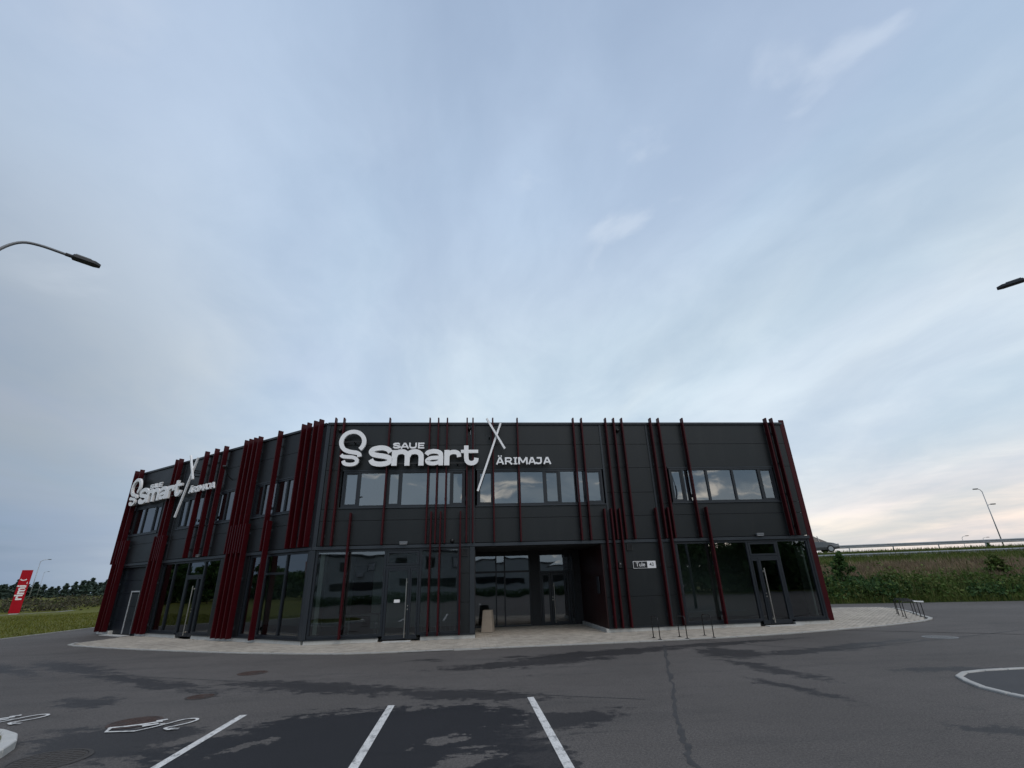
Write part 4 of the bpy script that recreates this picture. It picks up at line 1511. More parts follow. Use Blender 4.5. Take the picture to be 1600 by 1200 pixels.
def facade_sign(loc):
    """letters in local coordinates: x along the wall, -y out of the wall, z up"""
    e = empty('facade_sign', loc)
    L = Vector(loc)
    fr = Fr(L, (1, 0))

    def glyph(name, strokes, n0=.27, n1=.37):
        b = MB()
        for i, (pts, w, *cl) in enumerate(strokes):
            b.ribbon(pts, w, n0, n1 - .003 * i, fr, closed=bool(cl))
        return b.build(name, M['white'], e)
    w = .168
    ringp = arc(-4.435, 6.98, .43, .405, -47, 232, 34)
    tail = catmull([ringp[-1], (-4.55, 6.60), (-4.38, 6.565), (-4.24, 6.54), (-4.155, 6.49), (-4.135, 6.39)], 5)
    glyph('bulb_emblem', [(ringp + tail[1:], .158)])
    glyph('bulb_base', [(catmull([(-4.82, 6.47), (-4.74, 6.405), (-4.55, 6.385), (-4.36, 6.365), (-4.23, 6.29), (-4.22, 6.18), (-4.32, 6.105), (-4.5, 6.09), (-4.66, 6.13), (-4.725, 6.235)], 6), .135)])
    glyph('letter_s', [(catmull([(-2.98, 6.555), (-3.05, 6.655), (-3.22, 6.725), (-3.42, 6.73), (-3.62, 6.68), (-3.70, 6.58), (-3.62, 6.48), (-3.42, 6.435), (-3.2, 6.40), (-3.02, 6.34), (-2.97, 6.24), (-3.05, 6.145), (-3.25, 6.10), (-3.45, 6.105), (-3.62, 6.16), (-3.70, 6.275)], 5), .19)])
    glyph('letter_m', [([(-2.815, 6.03), (-2.815, 6.64)], .20), (catmull([(-2.80, 6.40), (-2.74, 6.52), (-2.60, 6.575), (-2.44, 6.56), (-2.345, 6.47), (-2.325, 6.33)], 5) + [(-2.325, 6.03)], .19),
                       (catmull([(-2.30, 6.40), (-2.24, 6.52), (-2.10, 6.575), (-1.94, 6.56), (-1.82, 6.47), (-1.795, 6.33)], 5) + [(-1.795, 6.03)], .195)])
    glyph('letter_a', [(catmull([(-1.60, 6.455), (-1.53, 6.54), (-1.36, 6.585), (-1.18, 6.57), (-1.06, 6.50), (-1.035, 6.36)], 5) + [(-1.035, 6.03)], .175),
                       (catmull([(-1.05, 6.335), (-1.25, 6.335), (-1.45, 6.31), (-1.565, 6.22), (-1.50, 6.13), (-1.32, 6.105), (-1.14, 6.15), (-1.05, 6.24)], 5), .15)])
    glyph('letter_r', [([(-.81, 6.03), (-.81, 6.635)], .20), (catmull([(-.80, 6.37), (-.74, 6.49), (-.60, 6.55), (-.46, 6.545), (-.365, 6.48), (-.335, 6.355)], 5), .17)])
    glyph('letter_t', [([(-.062, 6.81), (-.062, 6.42)] + catmull([(-.062, 6.36), (-.03, 6.20), (.07, 6.115), (.21, 6.115), (.31, 6.19), (.335, 6.31)], 5), .175), ([(-.27, 6.575), (.405, 6.575)], .125)])
    # SAUE
    t = .056
    z0, z1 = 6.715, 6.945
    zm = (z0 + z1) / 2
    glyph('letter_s', [(catmull([(-2.645, z1 - .065), (-2.69, z1 - .033), (-2.76, z1 - .028), (-2.85, z1 - .04), (-2.865, z1 - .085), (-2.80, zm + .012), (-2.70, zm - .012), (-2.635, z0 + .08), (-2.66, z0 + .04), (-2.75, z0 + .028), (-2.84, z0 + .036), (-2.88, z0 + .075)], 4), t)], .27, .33)
    glyph('letter_a', [([(-2.585, z0), (-2.455, z1 - .01)], t * 1.05), ([(-2.44, z1 - .01), (-2.31, z0)], t * 1.05), ([(-2.52, z0 + .065), (-2.37, z0 + .065)], .045)], .27, .33)
    glyph('letter_u', [([(-2.255, z1), (-2.255, z0 + .10)] + catmull([(-2.253, z0 + .09), (-2.22, z0 + .038), (-2.135, z0 + .027), (-2.05, z0 + .038), (-2.017, z0 + .09)], 4) + [(-2.015, z1)], t)], .27, .33)
    glyph('letter_e', [([(-1.91, z0), (-1.91, z1)], t), ([(-1.885, z1 - .026), (-1.70, z1 - .026)], .05), ([(-1.885, zm), (-1.715, zm)], .046), ([(-1.885, z0 + .026), (-1.70, z0 + .026)], .05)], .27, .33)
    # ARIMAJA
    z0, z1 = 6.055, 6.335
    zm = (z0 + z1) / 2
    t = .062

    def A(x0, x1):
        c = (x0 + x1) / 2
        return [([(x0 + .03, z0), (c - .012, z1)], t), ([(c + .012, z1), (x1 - .03, z0)], t), ([(x0 + .10, z0 + .085), (x1 - .10, z0 + .085)], .05)]
    glyph('letter_a', A(1.10, 1.42) + [([(1.185, z1 + .055), (1.235, z1 + .055)], .05), ([(1.285, z1 + .055), (1.335, z1 + .055)], .05)], .27, .33)
    glyph('letter_r', [([(1.485, z0), (1.485, z1)], t), (catmull([(1.50, z1 - .028), (1.65, z1 - .030), (1.70, z1 - .08), (1.65, zm - .012), (1.50, zm - .015)], 5), .055), ([(1.60, zm - .02), (1.735, z0)], .062)], .27, .33)
    glyph('letter_i', [([(1.865, z0), (1.865, z1)], t), ([(1.79, z1 - .022), (1.94, z1 - .022)], .044), ([(1.79, z0 + .022), (1.94, z0 + .022)], .044)], .27, .33)
    glyph('letter_m', [([(2.01, z0), (2.01, z1)], t), ([(2.025, z1 - .005), (2.165, z0 + .06)], .06), ([(2.165, z0 + .06), (2.305, z1 - .005)], .06), ([(2.32, z0), (2.32, z1)], t)], .27, .33)
    glyph('letter_a', A(2.37, 2.68), .27, .33)
    glyph('letter_j', [([(2.72, z1 - .028), (2.86, z1 - .028)], .055), ([(2.885, z1), (2.885, z0 + .10)] + catmull([(2.883, z0 + .095), (2.85, z0 + .042), (2.78, z0 + .03), (2.715, z0 + .04), (2.69, z0 + .085)], 4), t)], .27, .33)
    glyph('letter_a', A(2.97, 3.29), .27, .33)
    # crossed bars
    b = MB()
    b.beam(fr.p(1.31, .33, 7.74), fr.p(.385, .33, 5.03), .075, .075, (0, 1, 0))
    b.build('long_bar', M['white'], e)
    b = MB()
    b.beam(fr.p(.745, .415, 7.91), fr.p(1.45, .415, 6.66), .075, .075, (0, 1, 0))
    b.build('short_bar', M['white'], e)
    # dark carrier rails and standoffs that hold the letters
    b = MB()
    b.box(fr, -3.78, .40, .21, .262, 6.12, 6.16).box(fr, -3.78, .40, .21, .262, 6.50, 6.54)
    b.box(fr, -4.80, -4.10, .21, .262, 6.24, 6.28).box(fr, -4.88, -4.0, .21, .262, 6.98, 7.02)
    b.box(fr, -2.88, -1.70, .21, .262, 6.80, 6.83).box(fr, 1.13, 3.28, .21, .262, 6.11, 6.14)
    for x, z in ((-4.4, 6.25), (-4.4, 7.0), (-3.4, 6.13), (-3.3, 6.52), (-2.0, 6.13), (-2.1, 6.52), (-.4, 6.13), (-.4, 6.52), (1.4, 6.12), (3.0, 6.12), (.86, 7.2), (1.02, 6.9), (1.1, 7.05)):
        b.box(fr, x - .02, x + .02, .0, .30, z - .02, z + .02)
    b.build('carrier', M['black'], e)
    return e


sg = facade_sign((0, 18.70, 0))
tag(sg, 'white illuminated letter sign Saue Smart Ärimaja on the wide front facade'.replace('illuminated ', ''), 'sign', 'letter signs on the facades')
sg2 = copy_tree(sg)
qq = FL.p(-10.2, 0, 0)
sg2.location = qq
sg2.rotation_euler = (0, 0, math.atan2(FL.ex.y, FL.ex.x))
tag(sg2, 'white letter sign Saue Smart Ärimaja seen at a slant on the left facade', 'sign', 'letter signs on the facades')


# ---- text through the built-in font, converted to mesh
def text_mesh(name, s, size, material, parent, mat4, depth=.006, bold=.0, sx=1.0):
    cu = bpy.data.curves.new(name, 'FONT')
    cu.body = s
    cu.size = size
    cu.extrude = depth / 2
    cu.offset = bold
    cu.align_x = 'CENTER'
    cu.align_y = 'CENTER'
    to = bpy.data.objects.new('tmp', cu)
    COL.objects.link(to)
    dg = bpy.context.evaluated_depsgraph_get()
    me = bpy.data.meshes.new_from_object(to.evaluated_get(dg))
    bpy.data.objects.remove(to)
    me.name = name
    org = mat4.translation
    m3 = mat4.to_3x3().to_4x4() @ Matrix.Diagonal((sx, 1, 1, 1))
    me.transform(m3)
    me.materials.clear()
    me.materials.append(material)
    o = bpy.data.objects.new(name, me)
    COL.objects.link(o)
    setp(o, parent, org)
    return o


def facing(fr, x, n, z, rot=0):
    """matrix that puts text flat on a wall of frame fr"""
    ex, ez, en = fr.ex, Vector((0, 0, 1)), fr.en
    c, s = math.cos(rot), math.sin(rot)
    X = ex * c + ez * s
    Y = -ex * s + ez * c
    q = fr.p(x, n, z)
    return Matrix(((X.x, Y.x, en.x, q.x), (X.y, Y.y, en.y, q.y), (X.z, Y.z, en.z, q.z), (0, 0, 0, 1)))


# address plate
ap = empty('address_plate', FR.p(6.66, .02, 2.13), 'black and white street plate reading Tule 43 on the dark wall', 'sign')
MB().box(FR, 6.22, 7.10, .004, .028, 2.13, 2.385).build('plate', M['signwhite'], ap, bevel=.004)
MB().box(FR, 6.236, 6.765, .0285, .032, 2.147, 2.368).build('name_field', M['signblack'], ap)
text_mesh('street_name', 'Tule', .20, M['signwhite'], ap, facing(FR, 6.50, .0355, 2.262), .005, .001, 1.0)
text_mesh('house_number', '43', .17, M['signblack'], ap, facing(FR, 6.935, .032, 2.258), .005, .001, 1.0)

# wall lamps, vents, cameras
def wall_lamp(fr, x, z, label):
    e = empty('wall_lamp', fr.p(x, .05, z), label, 'wall lamp', 'wall lamps above the doors')
    MB().box(fr, x - .15, x + .15, .045, .16, z, z + .085).build('housing', M['lamp'], e, bevel=.012)
    MB().box(fr, x - .13, x + .13, .06, .15, z - .018, z - .002).build('lens', M['glow'], e)
    MB().box(fr, x - .05, x + .05, .0, .05, z + .015, z + .07).build('bracket', M['black'], e)


wall_lamp(FR, -2.32, 3.20, 'small pale wall lamp above the glass door left of the entrance')
wall_lamp(FR, 11.43, 3.21, 'small pale wall lamp above the glass door at the right end')
wall_lamp(FL, -7.55, 3.20, 'small wall lamp above the glass door of the left facade')


def wall_vent(fr, x, z, w, h, label):
    e = empty('wall_vent', fr.p(x, .0, z), label, 'vent', 'square wall vents')
    q = MB()
    q.box(fr, x - w / 2, x + w / 2, .002, .05, z - h / 2, z - h / 2 + .03).box(fr, x - w / 2, x + w / 2, .002, .05, z + h / 2 - .03, z + h / 2)
    q.box(fr, x - w / 2, x - w / 2 + .03, .002, .05, z - h / 2 + .03, z + h / 2 - .03).box(fr, x + w / 2 - .03, x + w / 2, .002, .05, z - h / 2 + .03, z + h / 2 - .03)
    q.build('frame', M['black'], e)
    q = MB()
    for i in range(5):
        zz_ = z - h / 2 + .05 + i * (h - .08) / 5
        q.box(fr, x - w / 2 + .03, x + w / 2 - .03, .004, .035, zz_, zz_ + .02)
    q.build('louvre', M['black'], e)


wall_vent(FR, -.08, 2.86, .25, .26, 'square black vent left of the entrance recess')
wall_vent(FR, 6.16, 2.90, .22, .24, 'square black vent above the street plate')


def camera_dome(fr, x, z, label):
    e = empty('security_camera', fr.p(x, .1, z), label, 'camera', 'small facade cameras')
    MB().tube([fr.p(x, .0, z), fr.p(x, .10, z)], .03, 8).build('arm', M['black'], e)
    q = MB()
    q.tube([fr.p(x, .09, z - .07), fr.p(x, .09, z - .02), fr.p(x, .09, z + .05)], [.03, .075, .07], 10)
    q.build('dome', M['black'], e, smooth=True)


camera_dome(FR, -5.04, 7.52, 'small round black camera at the top left corner of the front facade')
camera_dome(FR, .06, 7.58, 'small round black camera between the two letter words near the roof')
camera_dome(FR, 6.21, 7.50, 'small round black camera between the three fins near the roof')
camera_dome(FR, -.55, 3.27, 'small black camera above the shopfront left of the entrance')
camera_dome(FL, -.72, 7.45, 'small camera between the fins at the top of the left facade corner')
e = empty('intercom', FR.p(5.72, .0, 2.2), 'small black box between the red fins beside the street plate', 'box')
MB().box(FR, 5.66, 5.78, .002, .07, 2.16, 2.38).build('case', M['black'], e, bevel=.008)
MB().tube([FR.p(5.72, .07, 2.31), FR.p(5.72, .078, 2.31)], .018, 8).build('lens', M['glow'], e)
e = empty('floodlight', FL.p(-5.75, .3, 6.75), 'small black floodlight on a thin arm on the left facade', 'floodlight')
MB().tube([FL.p(-6.10, .0, 6.35), FL.p(-6.02, .3, 6.5), FL.p(-5.75, .62, 6.78)], .018, 6).build('arm', M['black'], e)
MB().beam(FL.p(-5.80, .56, 6.74), FL.p(-5.68, .70, 6.82), .14, .06).build('head', M['black'], e)

# interior things seen through the glass
e = empty('paper_stack', FR.p(2.72, -.35, 4.6), 'white paper box on the sill inside the upper window right of the crossed bars', 'box')
MB().box(FR, 2.50, 2.94, -.50, -.25, 4.50, 4.80).build('carton', M['intwhite'], e, bevel=.01)
MB().box(FR, 2.48, 2.96, -.52, -.23, 4.803, 4.84).build('lid', M['signwhite'], e, bevel=.005)
e = empty('wire_shelf', FR.p(-.98, -.7, .09), 'white wire shelf rack behind the glass left of the entrance', 'shelf')
q = MB()
for i in range(8):
    x = -1.58 + i * .165
    q.box(FR, x - .009, x + .009, -.42, -.40, .12, 2.0)
q.build('upright', M['lettergrey'], e)
q = MB()
for i in range(13):
    z = .42 + i * .115
    q.box(FR, -1.60, -.40, -.424, -.404, z, z + .012)
q.build('wire', M['lettergrey'], e)
e = empty('interior_table', FR.p(-3.9, -1.6, .09), 'pale table with thin legs inside the left shopfront', 'table')
MB().box(FR, -4.5, -3.3, -2.0, -1.2, .80, .84).build('tabletop', M['lettergrey'], e)
for x in (-4.45, -3.35):
    for n_ in (-1.95, -1.25):
        MB().box(FR, x - .02, x + .02, n_ - .02, n_ + .02, .09, .80).build('leg', M['lettergrey'], e)

# ================================================================== STREET FURNITURE
# litter bin in the recess: tapered square concrete body turned towards the camera
e = empty('litter_bin', (.83, 20.75, .03), 'tapered beige concrete litter bin at the left of the entrance recess', 'litter bin')
b = MB()
rot = R(30)
def sq(r, z):
    return [Vector((.83 + r * math.cos(rot + math.pi / 2 * i), 20.75 + r * math.sin(rot + math.pi / 2 * i), z)) for i in range(4)]
v = sq(.315, .035) + sq(.235, .80) + sq(.195, .80) + sq(.185, .62)
fs_ = []
for a in (0, 4, 8):
    for i in range(4):
        j = (i + 1) % 4
        fs_.append((a + i, a + j, a + 4 + j, a + 4 + i))
fs_.append((0, 3, 2, 1))
fs_.append((12, 13, 14, 15))
b.add(v, fs_)
b.build('body', M['bin'], e, bevel=.006)
b = MB()
b.add(sq(.180, .60) + sq(.184, .79), [(0, 1, 5, 4), (1, 2, 6, 5), (2, 3, 7, 6), (3, 0, 4, 7), (0, 3, 2, 1)])
b.build('liner', M['black'], e, normals=False)
MB().box(Fr((.83, 20.75, 0), (math.cos(rot), math.sin(rot))), -.10, .10, -.10, .10, .025, .034).build('foot', M['black'], e)

# bike stands
def bike_stand(p0, p1, h, label, group, cap=False):
    p0, p1 = Vector((*p0, .03)), Vector((*p1, .03))
    e = empty('bike_stand', (p0 + p1) / 2, label, 'bike stand', group)
    r = .09
    d = (p1 - p0).normalized()
    Z = Vector((0, 0, 1))
    pts = [p0, p0 + Z * (h - r)]
    for k_ in (30, 60, 90):
        a = R(k_)
        pts.append(p0 + Z * (h - r + r * math.sin(a)) + d * (r - r * math.cos(a)))
    for k_ in (90, 60, 30, 0):
        a = R(k_)
        pts.append(p1 + Z * (h - r + r * math.sin(a)) - d * (r - r * math.cos(a)))
    pts.append(p1)
    MB().tube(pts, .015, 8).build('hoop', M['rack'], e, smooth=True)
    for q in (p0, p1):
        MB().tube([q, q + Z * .012], .06, 10).build('foot_plate', M['rack'], e)
    if cap:
        a, c = p0 + Z * (h + .005) + d * .42, p1 + Z * (h - .02) - d * .0
        MB().beam(a, c + d * .10, .09, .05).build('white_sleeve', M['signwhite'], e)
    return e


lab = ['nearest the entrance', 'between the two others', 'in front of the right shopfront']
for i, (a, c) in enumerate((((5.95, 16.69), (5.96, 16.15)), ((6.79, 16.64), (6.80, 16.08)), ((7.67, 16.73), (7.655, 16.07)))):
    bike_stand(a, c, .62, ('black hoop bike stand on the front pavement, ' + lab[i]), 'bike stands on the front pavement')
lab = ['hindmost of the four in the right row', 'third from the front in the right row', 'second from the front in the right row', 'foremost, with a white sleeve']
for i, (a, c) in enumerate((((18.74, 21.51), (19.19, 21.16)), ((18.13, 20.75), (18.60, 20.38)), ((17.75, 20.12), (18.26, 19.83)), ((17.27, 19.45), (17.91, 19.28)))):
    bike_stand(a, c, .60, 'thin black bike stand on the paved tip, ' + lab[i], 'bike stands on the paved tip', cap=(i == 3))


# near street lamps (poles stand just outside the picture)
def lot_lamp(tip, base, label, z=8.0):
    tip, base = Vector((*tip, z)), Vector((*base, z))
    d = (tip - base).normalized()
    e = empty('street_lamp', (base.x - d.x * 1.02, base.y - d.y * 1.02, 0), label, 'street lamp', 'tall lamps of the parking lot')
    P0 = base - d * 1.02
    pts = [Vector((P0.x, P0.y, 0)), Vector((P0.x, P0.y, 3)), Vector((P0.x, P0.y, 7.3))]
    pole = MB().tube(pts, [.085, .07, .05], 10)
    pole.build('pole', M['lamp'], e, smooth=True)
    c = catmull([tuple(P0 + Vector((0, 0, -.72))), tuple(P0 + d * .06 + Vector((0, 0, -.40))), tuple(P0 + d * .26 + Vector((0, 0, -.10))), tuple(P0 + d * .52 + Vector((0, 0, -.005))), tuple(base + Vector((0, 0, -.005)))], 5)
    MB().tube(c, .027, 8).build('arm', M['lamp'], e, smooth=True)
    s = Vector((d.y, -d.x, 0))
    # LED head: flat tray, wedge tip, raised driver box
    b = MB()
    ln = (tip - base).length
    sec = [(-.02, .03, .028), (.0, .085, .03), (ln * .78, .085, .03), (ln, .05, .012)]
    for x, w_, h_ in sec:
        q = base + d * x
        for sx, hz in ((-1, -.028), (1, -.028), (1, h_), (-1, h_)):
            b.v.append(q + s * (w_ * sx) + Vector((0, 0, hz)))
    for i in range(3):
        for j in range(4):
            k2 = (j + 1) % 4
            b.f.append((4 * i + j, 4 * i + k2, 4 * i + 4 + k2, 4 * i + 4 + j))
    b.f += [(0, 1, 2, 3), (12, 15, 14, 13)]
    b.build('lamp_head', M['lampdark'], e)
    b = MB()
    b.beam(base + d * .02 + Vector((0, 0, .045)), base + d * (ln * .62) + Vector((0, 0, .042)), .12, .03)
    b.build('driver_box', M['lamp'], e)
    b = MB().tube([base - d * .12, base + d * .01], .036, 8)
    b.build('collar', M['lampdark'], e)
    b = MB()
    b.beam(base + d * .06 + Vector((0, 0, -.032)), base + d * (ln * .72) + Vector((0, 0, -.032)), .13, .006)
    b.build('lens', M['lampdark'], e)
    return e


lot_lamp((-7.48, 8.74), (-7.785, 8.45), 'dark street lamp head on a curved arm reaching in from the left edge')
lot_lamp((-8.0, -.75), (-8.3, -1.04), 'street lamp behind the viewer, mirrored in the upper left window of the front facade')
lot_lamp((12.63, 8.64), (12.90, 8.27), 'dark street lamp head reaching in from the right edge')


def far_lamp(base, h, arms, label, r=.07, group='distant street lamps'):
    base = Vector(base)
    e = empty('street_lamp', base, label, 'street lamp', group)
    MB().tube([base, base + Vector((0, 0, h))], [r, r * .6], 7).build('pole', M['galv'], e, smooth=True)
    for (z, dx, dy, rise) in arms:
        p0 = base + Vector((0, 0, z))
        p1 = p0 + Vector((dx * .35, dy * .35, rise * .75))
        p2 = p0 + Vector((dx, dy, rise))
        MB().tube([p0, p1, p2], [r * .55, r * .5, r * .45], 6).build('arm', M['galv'], e)
        dd = Vector((dx, dy, 0)).normalized()
        MB().beam(p2 - dd * .05, p2 + dd * .34, .20, .09).build('lamp_head', M['lampdark'], e)
    return e


def polar(px_x, r, z):
    """ground point at bearing px_x (tangent x/y) and distance r"""
    k = r / math.hypot(px_x, 1)
    return (px_x * k, k, z)


far_lamp((52.3, 44.75, 2.9), 6.0, ((5.95, -.34, .1, .30), (4.55, .34, -.1, .14)), 'tall thin lamp with two arms standing on the highway bank at right', .06)
far_lamp((-67.45, 86.9, .3), 6.5, ((6.45, .75, .45, .30),), 'thin street lamp just right of the red sign at left', .07)
far_lamp((-103.5, 135.5, .3), 6.6, ((6.6, .5, .3, .2),), 'fainter farther lamp pole beside the red sign', .06)
q = bank(39.4, 60, 0)
far_lamp((q.x, q.y, .0), 6.1, ((6.1, .6, -.2, .3),), 'faint distant lamp above the guardrail, left of the tall lamp', .06)
q = bank(52.3, 78, 0)
far_lamp((q.x, q.y, .0), 6.7, ((6.7, .7, -.2, .15),), 'faint distant lamp tip just left of the tall lamp base', .06)

# red advertising pylon
sp = Vector((-49.7, 62.7, 0))
fw2 = Fr((sp.x, sp.y, 0), (math.sin(R(51.5)), math.cos(R(51.5))))
e = empty('advertising_pylon', sp, 'tall red pylon sign reading rimi in white at the far left', 'sign')
MB().box(fw2, -.46, .46, -.25, 0, .05, 4.50).build('panel', M['signred'], e, bevel=.01)
MB().box(fw2, -.40, .40, -.22, -.03, -.05, .05).build('base', M['concrete'], e)
text_mesh('lettering', 'rimi', .98, M['signwhite'], e, facing(fw2, -.08, .006, 2.15, R(90)), .006, .035, 1.0)
b = MB()
b.ribbon(arc(-.10, 3.62, .26, .20, 200, 340, 10), .09, .002, .008, fw2)
b.build('emblem', M['signwhite'], e)
b = MB()
for i in range(4):
    b.box(fw2, .255, .305, .002, .008, 1.95 + i * .36, 2.16 + i * .36)
b.build('small_print', M['signwhite'], e)

# ================================================================== CAR ON THE HIGHWAY
def car(t, s, z, label):
    o = bank(t, s, z)
    e = empty('car', o, label, 'car')
    X = BD.to_3d()
    Yv = BN.to_3d()
    def P(x, y, zz_):
        return o + X * x + Yv * y + Vector((0, 0, zz_))
    # body: cross sections along the length (x, half width low, sill z, belt half width, belt z)
    body = MB()
    secs = [(-2.2, .70, .34, .66, .82), (-2.05, .84, .26, .80, .92), (-1.2, .88, .22, .86, .94), (0, .89, .22, .87, .93), (1.0, .88, .22, .86, .92), (1.75, .84, .24, .78, .80), (2.15, .72, .30, .66, .66), (2.25, .6, .36, .55, .58)]
    for x, hw, zs_, bw, bz in secs:
        for y, zz_ in ((-hw * .96, zs_), (-hw, zs_ + .22), (-bw, bz), (bw, bz), (hw, zs_ + .22), (hw * .96, zs_)):
            body.v.append(P(x, y, zz_))
    for i in range(len(secs) - 1):
        for j in range(6):
            k_ = (j + 1) % 6
            body.f.append((6 * i + j, 6 * i + k_, 6 * i + 6 + k_, 6 * i + 6 + j))
    body.f += [tuple(range(6)), tuple(6 * 7 + j for j in range(5, -1, -1))]
    body.build('body', M['car'], e, bevel=.02)
    cab = MB()
    lo = [(-1.95, .78), (-1.2, .84), (.2, .85), (1.25, .80)]
    hi = [(-1.55, .60, 1.36), (-1.0, .66, 1.46), (-.05, .66, 1.46), (.35, .63, 1.40)]
    for (x, w_), (x2, w2, z2) in zip(lo, hi):
        for y in (-1, 1):
            cab.v.append(P(x, y * w_, .90))
            cab.v.append(P(x2, y * w2, z2))
    n_ = 4
    for i in range(n_ - 1):
        a, c = 4 * i, 4 * i + 4
        cab.f += [(a, c, c + 1, a + 1), (a + 2, a + 3, c + 3, c + 2)]
    cab.f += [(0, 1, 3, 2), (12, 14, 15, 13)]
    cab.build('window', M['carglass'], e)
    rf = MB()
    for (x2, w2, z2) in hi:
        for y in (-1, 1):
            rf.v.append(P(x2, y * (w2 + .015), z2 + .004))
            rf.v.append(P(x2, y * w2 * .9, z2 + .05))
    for i in range(n_ - 1):
        a, c = 4 * i, 4 * i + 4
        rf.f += [(a, c, c + 1, a + 1), (a + 2, a + 3, c + 3, c + 2), (a + 1, c + 1, c + 3, a + 3)]
    rf.build('roof', M['car'], e)
    for x in (-1.9, -.62, .62):
        for y in (-1, 1):
            x2 = x + (.36 if x < -1 else (-.05 if x > 0 else .0))
            MB().beam(P(x, y * .855, .90), P(x2, y * .665, 1.42), .07, .03, Yv).build('pillar', M['car'], e)
    for x in (-1.35, 1.40):
        for y in (-1, 1):
            w_ = MB().tube([P(x, y * .70, .31), P(x, y * .895, .31)], .31, 16)
            wo = w_.build('wheel', M['tyre'], e)
            MB().tube([P(x, y * .88, .31), P(x, y * .905, .31)], .20, 12).build('rim', M['galv'], wo)
    for y in (-.55, .55):
        MB().box(Fr(P(2.12, y, 0), (Yv.x, Yv.y)), -.16, .16, -.02, .06, .60, .72).build('headlight', M['glow'], e)
        MB().box(Fr(P(-2.16, y, 0), (Yv.x, Yv.y)), -.14, .14, -.06, .05, .70, .86).build('tail_light', M['signred'], e)
    return e


car(4.2, 16.6, 3.38, 'silver car driving on the highway just right of the building')

# ================================================================== WHAT THE GLASS MIRRORS (behind and beside the camera)
def grey_block():
    e = empty('office_building', (-2, -30, 0), 'grey two storey building across the lot, mirrored in the shop windows', 'building')
    f_ = Fr((0, -25, 0), (-1, 0))      # faces +y
    MB().box(f_, -.5, 24, -10, 0, 0, 5.3).build('wall', M['wallgrey'], e)
    MB().box(f_, -.6, 24.1, -10.1, .1, 5.303, 5.55).build('roof_edge', M['trim'], e)
    MB().box(f_, -20, -.503, -10, -.05, 0, 4.0).build('wall', M['wallgrey'], e)
    MB().box(f_, -20.1, -.61, -10.1, .02, 4.003, 4.2).build('roof_edge', M['trim'], e)
    for i in range(7):
        x = .6 + i * 3.3
        w_ = MB().box(f_, x, x + 1.2, .003, .04, 3.5, 4.7).build('window', M['frame'], e)
        MB().box(f_, x + .1, x + 1.1, .0405, .05, 3.6, 4.6).build('pane', M['carglass'] if i % 3 else M['lettergrey'], w_)
        if i % 2:
            MB().box(f_, x + 1.6, x + 2.4, .003, .35, 2.9, 3.4).build('air_conditioner', M['lettergrey'], e)
    for x in (-15, -8, 1.5, 9.5, 17):
        MB().box(f_, x, x + 6.2, .003, .03, 1.5, 2.3).build('ribbon_window', M['carglass'], e)
    MB().box(f_, -19, 24, .003, .05, 0, .5).build('plinth', M['darkwall'], e)


grey_block()
e = empty('red_roof_house', (-62, 12, 0), 'cream house with red roof out to the left, mirrored in the left facade glass', 'house')
MB().prism([(-66, 8), (-58, 8), (-58, 18), (-66, 18)], 0, 2.9).build('wall', M['wallcream'], e)
b = MB()
b.add([(-66.5, 7.5, 2.9), (-57.5, 7.5, 2.9), (-57.5, 18.5, 2.9), (-66.5, 18.5, 2.9), (-62, 7.5, 5.0), (-62, 18.5, 5.0)], [(0, 1, 4), (2, 3, 5), (1, 2, 5, 4), (3, 0, 4, 5), (0, 3, 2, 1)])
b.build('roof', M['tile'], e)
for y in (10, 14):
    w_ = MB().box(Fr((-58, y, 0), (0, 1)), 0, 1.2, .002, .05, 1, 2.2).build('window', M['signwhite'], e)
    MB().box(Fr((-58, y, 0), (0, 1)), .1, 1.1, .0505, .06, 1.1, 2.1).build('pane', M['carglass'], w_)
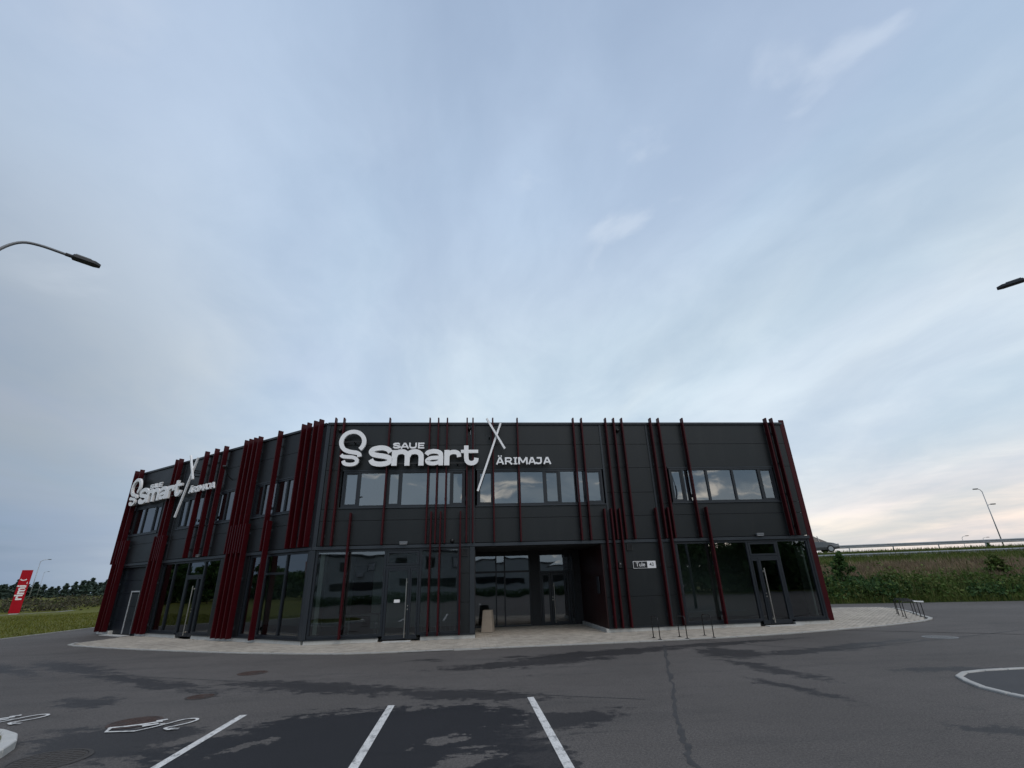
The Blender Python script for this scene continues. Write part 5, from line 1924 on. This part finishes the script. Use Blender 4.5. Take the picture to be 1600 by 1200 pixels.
for pts in ([(13, -12), (95, -12), (95, -40), (13, -40)], [(-95, -22), (-24, -22), (-24, -40), (-95, -40)]):
    b = MB()
    b.add([(x, y, .012) for x, y in pts], [(0, 1, 2, 3)])
    tag(b.build('lawn', M['field']), kind='structure')
hp = np.stack([rng.uniform(-19, 20, 9000), rng.uniform(-23.6, -22.2, 9000), rng.uniform(0, .9, 9000)], 1)
v, f = leaves(hp, rng.uniform(.05, .1, 9000))
tag(raw('hedge', v, f, M['leaf']), 'low hedge in front of the grey building across the lot', 'hedge', kind='stuff')
wp = np.stack([rng.uniform(18, 85, 26000), rng.uniform(-24, -14, 26000), rng.uniform(0, 1, 26000) ** .7 * 7.5], 1)
wp[:, 2] *= .65 + .35 * np.sin(wp[:, 0] * .45) * np.sin(wp[:, 0] * .17 + 1)
v, f = leaves(wp, rng.uniform(.16, .36, 26000))
tag(raw('thicket', v, f, M['leaf']), 'dense thicket beyond the lot to the right, mirrored in the right shopfront', 'thicket', kind='stuff')
wp = np.stack([rng.uniform(-84, -76, 22000), rng.uniform(-20, 66, 22000), rng.uniform(0, 1, 22000) ** .7 * 4.2], 1)
wp[:, 2] *= .7 + .3 * np.sin(wp[:, 1] * .4)
v, f = leaves(wp, rng.uniform(.16, .36, 22000))
tag(raw('thicket', v, f, M['shrub']), 'dense thicket beyond the field to the left, mirrored in the left facade', 'thicket', kind='stuff')
spots = [(-70, 24, 6.2), (-66, 31, 5.6), (-74, 37, 6.8), (-68, 43, 5.4), (-77, 50, 6.5), (-71, 4, 6.5), (-75, -4, 7), (-70, -14, 6.5),
         (30, -14, 9), (36, -20, 10), (43, -12, 8.5), (50, -18, 10), (26, -22, 8), (58, -8, 9), (66, -14, 10), (-30, -24, 8), (-38, -20, 8.5), (-47, -26, 9)]
for i, (x, y, h) in enumerate(spots):
    tree('broadleaf_tree', (x, y, -.05), h, h * .34, 'green broadleaf tree beside the lot, mirrored in the glass', 'tree', M['leaf'], M['bark'], 2600, 50 + i, .16, .22, 'trees mirrored in the glass')
